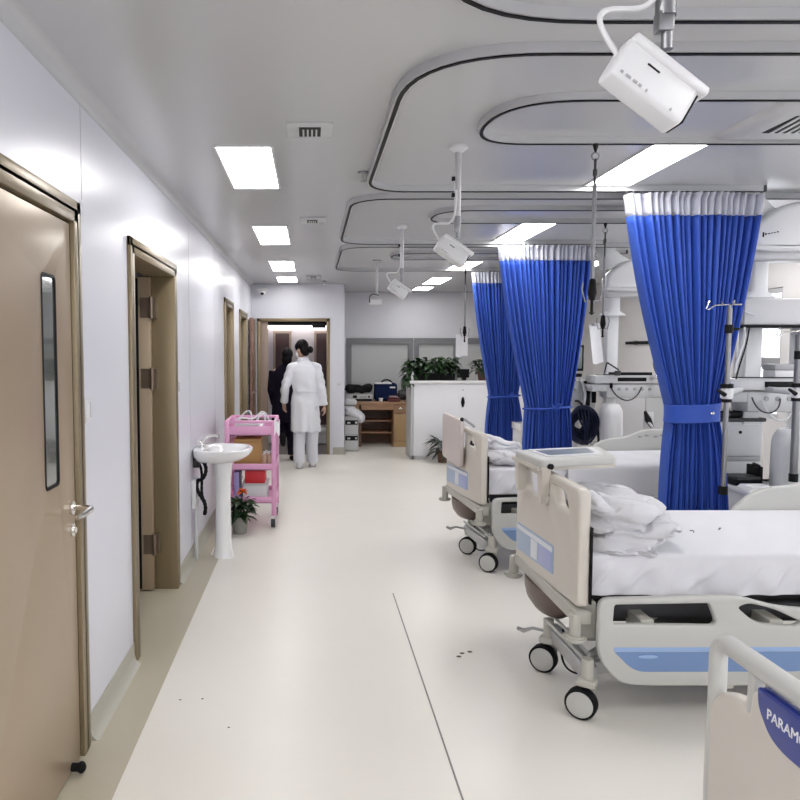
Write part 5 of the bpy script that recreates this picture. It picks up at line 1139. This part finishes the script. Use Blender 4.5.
sh = MB().sphere(tuple(X_((0.135, 0.055, 0.04))), (0.045, 0.12, 0.04), 14); part('shoe', sh, 'black', dk)
sh = MB().sphere(tuple(X_((0.005, -0.125, 0.32))), (0.046, 0.05, 0.10), 14); part('shoe', sh, 'black', dk)
h = MB().sphere((0, -0.02, 0.03), (0.086, 0.10, 0.10), 18, m2).sphere((0, -0.06, -0.05), (0.08, 0.06, 0.10), 14, m2); part('hair', fuse(h, 0.009), 'hair', dk, angle=80)
# ================================================================= ceiling pendants and equipment between the beds
def beam_box(b, p, q, h0, h1, w0, w1):
    """a smooth bridge beam from tip p to q; its height and width change along it"""
    p, q = Vector(p), Vector(q); d = (q - p); n = Vector((-d.y, d.x, 0)).normalized(); R = []
    for k in range(19):
        t = (k / 18) ** 1.5; c = p + d * t; e = math.sin(min(1, t * 7 + 0.30) * PI / 2)
        h, w = (h0 + (h1 - h0) * t) * e, (w0 + (w1 - w0) * t) * (0.55 + 0.45 * e)
        ring = []
        for i in range(20):
            a = 2 * PI * i / 20; ca, sa = math.cos(a), math.sin(a)
            ring.append(c + n * (w / 2) * math.copysign(abs(ca) ** 0.45, ca) + Vector((0, 0, h / 2 * math.copysign(abs(sa) ** 0.6, sa))))
        R.append(ring)
    return b.rings(R)
def pendant(ox, oy, label, marks=True, boxed=True, dz=0.0):
    """ox, oy: foot of the ceiling neck"""
    t = thing('ceiling_pendant', label, 'ceiling pendant', (ox, oy, CEIL), 0, 'white medical ceiling pendants')
    def P(x, y, z): return (ox + x, oy + y, z + (dz if z < 1.5 else 0))
    b = MB(); R = []
    for z, w, o in ((CEIL, 0.075, 0.0), (2.57, 0.075, 0.0), (2.52, 0.10, 0.03), (2.46, 0.15, 0.09), (2.40, 0.17, 0.12)):
        R.append([P(o + w * math.copysign(abs(math.cos(a)) ** 0.6, math.cos(a)), 0.10 * math.copysign(abs(math.sin(a)) ** 0.6, math.sin(a)), z) for a in [2 * PI * i / 24 for i in range(24)]])
    part('ceiling_neck', b.rings(R), 'beam', t)
    rot = Matrix.Translation(P(-0.03, -0.01, 0)) @ Matrix.Rotation(math.radians(-9), 4, 'Z')
    prof = rounded([(0.0, 2.245), (0.012, 2.385), (0.14, 2.50), (0.27, 2.535), (1.1, 2.535), (1.1, 2.20), (0.12, 2.225)], [0.02, 0.05, 0.08, 0.06, 0.03, 0.03, 0.05])
    bb = MB().plate(prof, [], 'y', 0.0, 0.26, 0.035); bmesh.ops.transform(bb.bm, matrix=rot, verts=bb.bm.verts)
    bm_ = part('beam', bb, 'beam', t)
    part('beam_underside', MB().box((0.03, -0.10, 2.175), (1.08, 0.10, 2.235), 0.012, 2, rot), 'beam_grey', bm_)
    if marks:
        mk = MB()
        for u, w_, h_ in ((0.085, 0.010, 0.030), (0.100, 0.009, 0.012), (0.116, 0.014, 0.006), (0.134, 0.012, 0.005), (0.150, 0.012, 0.005), (0.168, 0.010, 0.008)):
            mk.box((u - 0.02, -0.1312, 2.315 + u * 0.18 - h_ / 2), (u - 0.02 + w_, -0.1295, 2.315 + u * 0.18 + h_ / 2), 0, 1, rot)
        part('logo_marks', mk, 'black', bm_)
    col = MB(); R = []
    for z, w in ((2.27, 0.082), (2.235, 0.078), (2.20, 0.062), (2.02, 0.062), (1.985, 0.066), (1.955, 0.12), (1.945, 0.12)):
        R.append([P(0.09 + w * math.copysign(abs(math.cos(a)) ** 0.7, math.cos(a)), 0.03 + 0.06 * math.copysign(abs(math.sin(a)) ** 0.7, math.sin(a)), z) for a in [2 * PI * i / 24 for i in range(24)]])
    part('column', col.rings(R), 'beam', t)
    if boxed:
      bx = part('equipment_box', MB().box(P(-0.03, -0.06, 1.765), P(0.72, 0.22, 1.945), 0.012, 3), 'beam_grey', t)
      part('box_edge', MB().box(P(-0.04, -0.07, 1.752), P(0.72, 0.22, 1.768), 0.004), 'black', bx)
      part('cable_plug', MB().tube(bez(P(-0.03, -0.03, 1.90), P(-0.06, -0.04, 1.90), P(-0.05, -0.04, 1.86), P(0.0, -0.065, 1.84)), 0.006, 6).tube(bez(P(-0.03, -0.01, 1.88), P(-0.055, -0.06, 1.86), P(-0.01, -0.07, 1.84), P(0.03, -0.065, 1.83)), 0.005, 6), 'light_grey', bx)
    part('lower_column', MB().box(P(0.055, 0.05, 0.95), P(0.165, 0.15, 1.76 if boxed else 1.98), 0.012), 'beam', t)
    if boxed: part('lower_column', MB().box(P(0.40, 0.05, 0.95), P(0.52, 0.15, 1.76), 0.012), 'beam', t)
    sh = part('shelf', MB().box(P(-0.10, -0.06, 1.345), P(0.70, 0.20, 1.42), 0.008), 'white', t)
    part('shelf_rail', MB().box(P(-0.10, -0.075, 1.425), P(0.36, -0.065, 1.432), 0.002).box(P(0.12, -0.066, 1.365), P(0.40, -0.058, 1.402), 0.003), 'black', sh)
    dv = part('gas_unit', MB().box(P(-0.12, -0.04, 1.265), P(0.12, 0.16, 1.335), 0.01).box(P(0.02, -0.05, 1.20), P(0.62, 0.16, 1.34), 0.02), 'light_grey', t)
    b = MB()
    for k in range(5): b.cyl(P(0.14 + k * 0.075, -0.056, 1.29), P(0.14 + k * 0.075, -0.045, 1.29), 0.016, n=12)
    part('gas_outlet', b, 'grey', dv)
    return t
pendant(2.825, 4.86, 'nearest white ceiling pendant with dark lettering marks on its beam, by the nearest curtain')
pendant(2.86, 7.25, 'second white ceiling pendant, seen between the middle and nearest blue curtains', marks=False, boxed=False, dz=-0.06)

def iv_pole(x, y, ztop, zbot, arm_to, label, hook_l=True, wide=False):
    t = thing('drip_pole', label, 'drip pole', (x, y, zbot), 0, 'steel drip poles on clamps')
    part('pole', MB().cyl((x, y, zbot), (x, y, ztop - 0.02), 0.0145 if not wide else 0.022, n=14).cyl((x, y, ztop - 0.15), (x, y, ztop), 0.009, n=10), 'steel', t)
    part('collar', MB().cyl((x, y, ztop - 0.17), (x, y, ztop - 0.12), 0.024, n=14).cyl((x, y, ztop - 0.145), (x + 0.06, y, ztop - 0.145), 0.008, n=8), 'black', t)
    hk = MB().tube([(x + 0.07, y, ztop), (x, y, ztop), (x - 0.09, y, ztop - 0.005), (x - 0.125, y, ztop - 0.03), (x - 0.14, y, ztop - 0.025), (x - 0.13, y - 0.005, ztop + 0.005), (x - 0.12, y, ztop + 0.02)], 0.005, 8)
    hk.tube([(x, y - 0.05, ztop + 0.02), (x, y - 0.03, ztop), (x, y + 0.07, ztop), (x, y + 0.09, ztop + 0.02)], 0.005, 8)
    part('drip_hook', hk, 'chrome', t)
    zc = 1.35
    c = part('clamp', MB().cyl((x, y, zc - 0.035), (x, y, zc + 0.03), 0.034, n=16, bev=0.006), 'white', t)
    dx_, dy_ = arm_to[0] - x, arm_to[1] - y; ll = math.hypot(dx_, dy_)
    part('clamp_arm', MB().tube([(x + dx_ * 0.03 / ll, y + dy_ * 0.03 / ll, zc), (arm_to[0], arm_to[1], zc)], 0.020, 10), 'light_grey', c)
    part('clamp_knob', MB().cyl((x, y, zc + 0.03), (x, y, zc + 0.055), 0.036, n=14).cyl((x, y, zc - 0.035), (x, y, zc - 0.055), 0.030, n=14).tube([(x - 0.02, y - 0.02, zc - 0.01), (x - 0.07, y - 0.03, zc + 0.02)], [0.014, 0.008], 8), 'black', c)
    part('foot', MB().cyl((x, y, zbot), (x, y, zbot + 0.05), 0.026, n=12), 'rubber', t)
    return t
iv_pole(2.475, 4.40, 1.875, 0.74, (2.80, 4.82, 0), 'steel drip pole with a double hook in front of the nearest blue curtain edge')
iv_pole(2.96, 4.50, 1.72, 0.80, (2.97, 4.82, 0), 'thick steel drip pole at the right edge of the picture', wide=True)
iv_pole(3.42, 7.05, 1.38, 0.60, (3.30, 7.18, 0), 'short steel drip pole left of the nearest blue curtain, beside the bagged ventilator')
t = thing('cable', 'pale cable with a dark outline running down beside the nearest blue curtain edge', 'cable', (2.75, 4.72, 1.4))
part('cord', MB().tube(bez((2.80, 4.80, 1.76), (2.78, 4.74, 1.62), (2.70, 4.70, 1.60), (2.70, 4.72, 1.46)), 0.008, 6), 'white', t)
part('cord', MB().tube(bez((2.825, 4.79, 1.755), (2.79, 4.75, 1.60), (2.73, 4.70, 1.58), (2.735, 4.76, 1.42)), 0.005, 6), 'black', t)

# drawer trolley below the nearest pendant
t = thing('drawer_trolley', 'pale grey drawer trolley behind the nearest bed, right of the blue curtain', 'trolley', (2.95, 5.05, 0))
part('carcass', MB().box((2.66, 4.92, 0.10), (3.02, 5.30, 1.13), 0.008), 'grey_cover', t)
part('top', MB().box((2.65, 4.90, 1.13), (3.03, 5.31, 1.155), 0.006), 'dark_grey', t)
d = part('drawer', MB().box((2.675, 4.905, 0.90), (3.005, 4.925, 1.11), 0.004), 'light_grey', t)
part('lock', MB().cyl((2.86, 4.902, 1.06), (2.86, 4.908, 1.06), 0.011, n=10), 'black', d)
part('drawer_gap', MB().box((2.675, 4.910, 0.865), (3.005, 4.922, 0.898), 0.002), 'grey', t)
d = part('drawer', MB().box((2.675, 4.905, 0.60), (3.005, 4.925, 0.86), 0.004), 'light_grey', t)
for x in (2.70, 2.98):
    for y in (4.96, 5.26): part('caster', MB().cyl((x - 0.015, y, 0.05), (x + 0.015, y, 0.05), 0.05, n=16).box((x - 0.02, y - 0.02, 0.06), (x + 0.02, y + 0.02, 0.11)), 'dark_grey', t)
t = thing('black_case', 'flat black device lying on top of the pale drawer trolley', 'device', (2.76, 5.0, 1.155))
part('case', MB().box((2.67, 4.92, 1.157), (2.93, 5.10, 1.20), 0.008), 'black', t); part('panel', MB().box((2.69, 4.916, 1.165), (2.80, 4.922, 1.19), 0.002), 'dark_grey', t)
# bedside cabinet with a printer tray, papers and a plastic covered machine
t = thing('equipment_cabinet', 'low white equipment cabinet with a dark back edge behind the nearest bed', 'cabinet', (2.95, 4.72, 0))
part('carcass', MB().box((2.72, 4.54, 0.08), (3.30, 4.86, 0.70), 0.008), 'white', t)
part('top', MB().box((2.71, 4.53, 0.70), (3.31, 4.87, 0.735), 0.008), 'white_gloss', t)
part('back_edge', MB().box((2.71, 4.862, 0.735), (3.31, 4.878, 0.752), 0.003), 'black', t)
for x in (2.76, 3.26):
    for y in (4.58, 4.82): part('foot', MB().cyl((x, y, 0), (x, y, 0.09), 0.025, n=12), 'dark_grey', t)
t = thing('label_printer', 'black tray shaped printer on the low white cabinet', 'printer', (2.77, 4.78, 0.735))
part('base', MB().box((2.72, 4.70, 0.737), (2.89, 4.85, 0.775), 0.006), 'black', t)
part('paper_tray', MB().box((2.725, 4.69, 0.776), (2.88, 4.84, 0.796), 0.004), 'dark_grey', t)
part('side_arm', MB().box((2.875, 4.70, 0.737), (2.898, 4.85, 0.86), 0.006).tube([(2.885, 4.72, 0.86), (2.84, 4.71, 0.875), (2.82, 4.71, 0.865)], [0.010, 0.014, 0.008], 8), 'black', t)
t = thing('paper_stack', 'loose stack of white papers at the left end of the low white cabinet', 'paper', (2.63, 4.62, 0.735))
for k in range(4):
    b = MB().box((2.72 + 0.006 * k, 4.54, 0.7355 + 0.005 * k), (2.86 + 0.006 * k, 4.68, 0.7403 + 0.005 * k)); part('sheet', b, 'paper', t)
def covered(name, x0, x1, y0, y1, z0, z1, label, cat, m='grey_cover'):
    b = MB(); R = []
    for k in range(15):
        z = z0 + (z1 - z0) * k / 14; e = 1 - max(0, (k / 14 - 0.75) / 0.25) ** 2 * 0.35; ring = []
        for i in range(40):
            a = 2 * PI * i / 40; ca, sa = math.cos(a), math.sin(a)
            wv = 1 + 0.03 * math.sin(i * 1.9 + k * 0.5) * (1 - k / 18)
            ring.append(((x0 + x1) / 2 + (x1 - x0) / 2 * e * wv * math.copysign(abs(ca) ** 0.5, ca), (y0 + y1) / 2 + (y1 - y0) / 2 * e * wv * math.copysign(abs(sa) ** 0.5, sa), z))
        R.append(ring)
    b.rings(R); return single(name, b, m, label, cat, angle=70)
covered('covered_machine', 2.94, 3.14, 4.56, 4.74, 0.737, 1.11, 'machine under a loose translucent plastic cover on the low white cabinet', 'machine')

# ---- behind the second bed
t = thing('ventilator', 'ventilator with a dark screen and hoses between the middle and nearest blue curtains', 'ventilator', (2.72, 7.55, 0))
part('stand', MB().box((2.62, 7.45, 0.06), (2.84, 7.70, 0.12), 0.01).cyl((2.73, 7.58, 0.1), (2.73, 7.58, 1.05), 0.03, n=14), 'light_grey', t)
part('body', MB().box((2.58, 7.42, 1.02), (2.86, 7.68, 1.30), 0.012), 'light_grey', t)
sc_ = part('screen_housing', MB().box((2.575, 7.40, 1.40), (2.725, 7.47, 1.66), 0.008), 'black', t)
part('screen', MB().box((2.595, 7.395, 1.425), (2.705, 7.401, 1.64), 0.002), mat('greenish_screen', (0.20, 0.24, 0.22), 0.2), sc_)
part('screen_arm', MB().tube([(2.62, 7.45, 1.40), (2.64, 7.50, 1.34), (2.70, 7.56, 1.28)], 0.02, 8).box((2.55, 7.42, 1.34), (2.72, 7.50, 1.375), 0.008), 'black', t)
part('side_panel', MB().box((2.73, 7.405, 1.05), (2.80, 7.425, 1.30), 0.004).box((2.82, 7.405, 1.08), (2.86, 7.425, 1.26), 0.004), 'black', t)
part('breathing_hose', MB().tube(bez((2.66, 7.42, 1.22), (2.48, 7.3, 1.3), (2.50, 7.28, 0.95), (2.62, 7.38, 0.98)), 0.018, 10).tube(bez((2.70, 7.42, 1.32), (2.76, 7.3, 1.2), (2.66, 7.28, 1.0), (2.74, 7.4, 1.05)), 0.014, 10), 'light_grey', t)
for x, y in ((2.64, 7.47), (2.82, 7.47), (2.64, 7.68), (2.82, 7.68)): part('caster', MB().cyl((x - 0.012, y, 0.035), (x + 0.012, y, 0.035), 0.035, n=14), 'dark_grey', t)
# coil of dark hoses hanging before it
b = MB(); rnd = random.Random(2)
cx, cz = 2.66, 0.88
for k in range(8):
    r = 0.155 - 0.015 * k; pts = [(cx + r * 0.95 * math.cos(a) + 0.008 * math.sin(a * 3 + k), 7.20 + 0.016 * k + 0.01 * math.sin(a * 2 + k), cz + r * 1.2 * math.sin(a)) for a in [2 * PI * i / 30 for i in range(31)]]
    b.tube(pts, 0.012, 7)
for k in range(4): b.tube(bez((cx - 0.05 + 0.03 * k, 7.22, cz + 0.15), (cx - 0.08 + 0.05 * k, 7.17, cz + 0.02), (cx + 0.08 - 0.02 * k, 7.17, cz - 0.04), (cx + 0.02 * k, 7.24, cz - 0.20)), 0.011, 7)
b.tube(bez((cx + 0.14, 7.24, cz - 0.05), (cx + 0.20, 7.2, cz - 0.12), (cx + 0.16, 7.2, cz - 0.25), (cx + 0.12, 7.24, cz - 0.30)), 0.024, 8)
t = thing('hose_coil', 'thick coil of navy hoses hanging between the middle blue curtain and the covered machine', 'hose coil', (cx, 7.22, cz - 0.3))
part('coil', b, 'coil', t)
part('coil_hook', MB().tube([(cx, 7.25, cz + 0.20), (cx, 7.34, cz + 0.22), (cx, 7.42, cz + 0.22)], 0.012, 8), 'black', t)
covered('covered_machine', 2.82, 3.00, 7.04, 7.28, 0.70, 1.09, 'machine under a smooth white cover behind the second bed', 'machine', 'white')
t = thing('equipment_cabinet', 'white cabinet behind the second bed carrying the covered machine', 'cabinet', (2.98, 7.2, 0))
part('carcass', MB().box((2.80, 7.02, 0.06), (3.40, 7.36, 0.66), 0.008), 'white', t); part('top', MB().box((2.79, 7.01, 0.66), (3.41, 7.37, 0.70), 0.008), 'white_gloss', t); part('plinth', MB().box((2.83, 7.05, 0), (3.37, 7.33, 0.06)), 'grey', t)
t = thing('wall_rail', 'black equipment rail on the second pendant shelf', 'rail', (3.07, 7.1, 1.38))
part('rail', MB().box((2.88, 7.155, 1.365), (3.30, 7.17, 1.395), 0.003), 'black', t)
part('carrier', MB().tube([(2.86, 7.155, 1.49), (2.97, 7.155, 1.42), (2.97, 7.155, 1.372), (2.83, 7.155, 1.372), (2.86, 7.155, 1.49)], 0.008, 6).box((2.94, 7.14, 1.362), (2.99, 7.175, 1.41), 0.004), 'dark_grey', t)
t = thing('chart_sheet', 'white chart sheet hanging below the nearest drip rod grip', 'paper', (2.80, 6.95, 1.48))
part('sheet', MB().grid(lambda u, v: (2.60 + 0.10 * u + 0.045 * v, 6.95 + 0.012 * math.sin(u * 3) , 1.845 - 0.36 * v - 0.01 * math.sin(u * 5)), 8, 12), 'paper', t)
part('clip', MB().box((2.63, 6.935, 1.835), (2.67, 6.965, 1.865), 0.004), 'grey', t)
t = thing('chart_sheet', 'white chart sheet hanging in front of the far wall windows', 'paper', (1.68, 8.2, 1.5))
part('sheet', MB().grid(lambda u, v: (1.60 + 0.13 * u, 8.2 + 0.01 * math.sin(u * 4), 1.79 - 0.25 * v - 0.008 * math.sin(u * 6)), 8, 10), 'paper', t)
part('cord', MB().tube([(1.665, 8.2, 1.785), (1.68, 8.16, 1.82), (1.68, 8.12, 1.70)], 0.004, 5), 'grey', t)
t = thing('drip_stand', 'dark stand with a loop frame beside the second ventilator', 'stand', (2.95, 7.0, 1.5)) if False else None
t = thing('overhead_rail', 'short black rail on the right wall seen between the middle and nearest curtains', 'rail', (4.38, 9.9, 1.70))
part('rail', MB().box((4.36, 9.0, 1.69), (4.375, 10.3, 1.73), 0.003), 'black', t); part('bracket', MB().box((4.37, 9.2, 1.68), (4.40, 9.26, 1.74)).box((4.37, 10.0, 1.68), (4.40, 10.06, 1.74)), 'grey', t)
t = thing('sharps_box', 'white box on the right wall just left of the nearest blue curtain', 'box', (4.3, 8.6, 1.86))
part('box', MB().rings([[(4.18, 8.25, 1.85), (4.398, 8.25, 1.85), (4.398, 8.8, 1.85), (4.18, 8.8, 1.85)], [(4.25, 8.3, 2.10), (4.398, 8.3, 2.10), (4.398, 8.75, 2.10), (4.25, 8.75, 2.10)]]), 'white_gloss', t)
part('bracket', MB().box((4.16, 8.24, 1.835), (4.398, 8.81, 1.85)), 'dark_grey', t)
t = thing('wall_cabinet', 'pale cabinet with tubing on the right wall behind the second bed', 'cabinet', (4.2, 8.6, 0))
part('carcass', MB().box((3.95, 7.9, 0.0), (4.395, 9.6, 1.12), 0.01), 'light_grey', t); part('top', MB().box((3.93, 7.88, 1.12), (4.395, 9.62, 1.16), 0.008), 'white', t)
part('door_gap', MB().box((3.945, 8.7, 0.05), (3.951, 8.71, 1.1)), 'grey', t)
part('handle', MB().box((3.93, 8.6, 0.7), (3.95, 8.63, 0.85), 0.004), 'black', t)
t = thing('clear_bag', 'pale bag of tubing on the wall cabinet, left of the nearest curtain', 'bag', (4.05, 8.4, 1.16))
part('bag', MB().sphere((4.08, 8.35, 1.29), (0.10, 0.16, 0.125), 16), 'bag', t)
part('tube', MB().tube(bez((4.08, 8.6, 1.25), (4.05, 8.75, 1.35), (4.08, 8.85, 1.45), (4.12, 8.9, 1.50)), 0.007, 8), 'dark_grey', t)
t = thing('instrument_handset', 'small black and white handset hanging on the cabinet behind the second bed', 'handset', (3.20, 7.0, 0.9))
part('handset', MB().tube([(3.17, 7.0, 1.03), (3.20, 7.0, 0.95), (3.24, 7.0, 0.88)], [0.012, 0.032, 0.018], 10), 'black', t); part('face', MB().tube([(3.20, 6.985, 0.93), (3.235, 6.985, 0.885)], [0.014, 0.012], 8), 'white', t)
part('holder', MB().box((3.16, 7.005, 0.86), (3.26, 7.03, 1.02), 0.006).box((3.18, 7.02, 0.70), (3.24, 7.04, 0.88)), 'light_grey', t)
# trolley with papers between the farthest two curtains
t = thing('record_trolley', 'white record trolley with papers seen between the middle and farthest blue curtains', 'trolley', (2.45, 8.2, 0))
part('carcass', MB().box((2.30, 8.05, 0.10), (2.62, 8.40, 0.72), 0.008), 'white', t); part('tray', MB().box((2.29, 8.04, 0.72), (2.63, 8.41, 0.80), 0.006), 'white_gloss', t)
part('mast', MB().cyl((2.50, 8.25, 0.8), (2.50, 8.25, 1.30), 0.02, n=12), 'steel', t)
for x in (2.34, 2.58):
    for y in (8.10, 8.36): part('caster', MB().cyl((x - 0.012, y, 0.05), (x + 0.012, y, 0.05), 0.05, n=14), 'dark_grey', t)
single('paper_note', MB().grid(lambda u, v: (2.30 + 0.10 * u, 8.0395 - 0.004 * math.sin(v * 3), 0.80 - 0.14 * v), 6, 8), 'paper', 'white paper note on the front of the record trolley', 'paper')

# small things on the nearest pendant shelf
t = thing('supply_box', 'grey topped white supply box on the shelf of the nearest pendant', 'box', (3.10, 4.86, 1.42))
part('box', MB().box((3.03, 4.83, 1.421), (3.19, 4.97, 1.475), 0.006), 'white', t); part('lid', MB().box((3.025, 4.825, 1.475), (3.195, 4.975, 1.515), 0.008), 'grey', t)
t = thing('cable_bundle', 'thin dark cables looping under the shelf of the nearest pendant', 'cable', (2.95, 4.78, 1.2))
part('loop', MB().tube(bez((2.86, 4.79, 1.30), (2.88, 4.74, 1.16), (3.02, 4.74, 1.18), (3.05, 4.80, 1.29), 16), 0.005, 6), 'dark_grey', t)
part('loop', MB().tube(bez((2.92, 4.79, 1.28), (2.96, 4.72, 1.10), (3.10, 4.74, 1.12), (3.14, 4.80, 1.28), 16), 0.006, 6), 'light_grey', t)
t = thing('cable_bundle', 'thin dark cable sagging under the shelf of the second pendant', 'cable', (3.05, 7.18, 1.1))
part('loop', MB().tube(bez((2.92, 7.20, 1.25), (2.98, 7.14, 1.08), (3.14, 7.14, 1.08), (3.22, 7.20, 1.25), 16), 0.006, 6), 'dark_grey', t)
part('plug', MB().cyl((2.92, 7.19, 1.24), (2.92, 7.19, 1.29), 0.014, n=10), 'black', t)
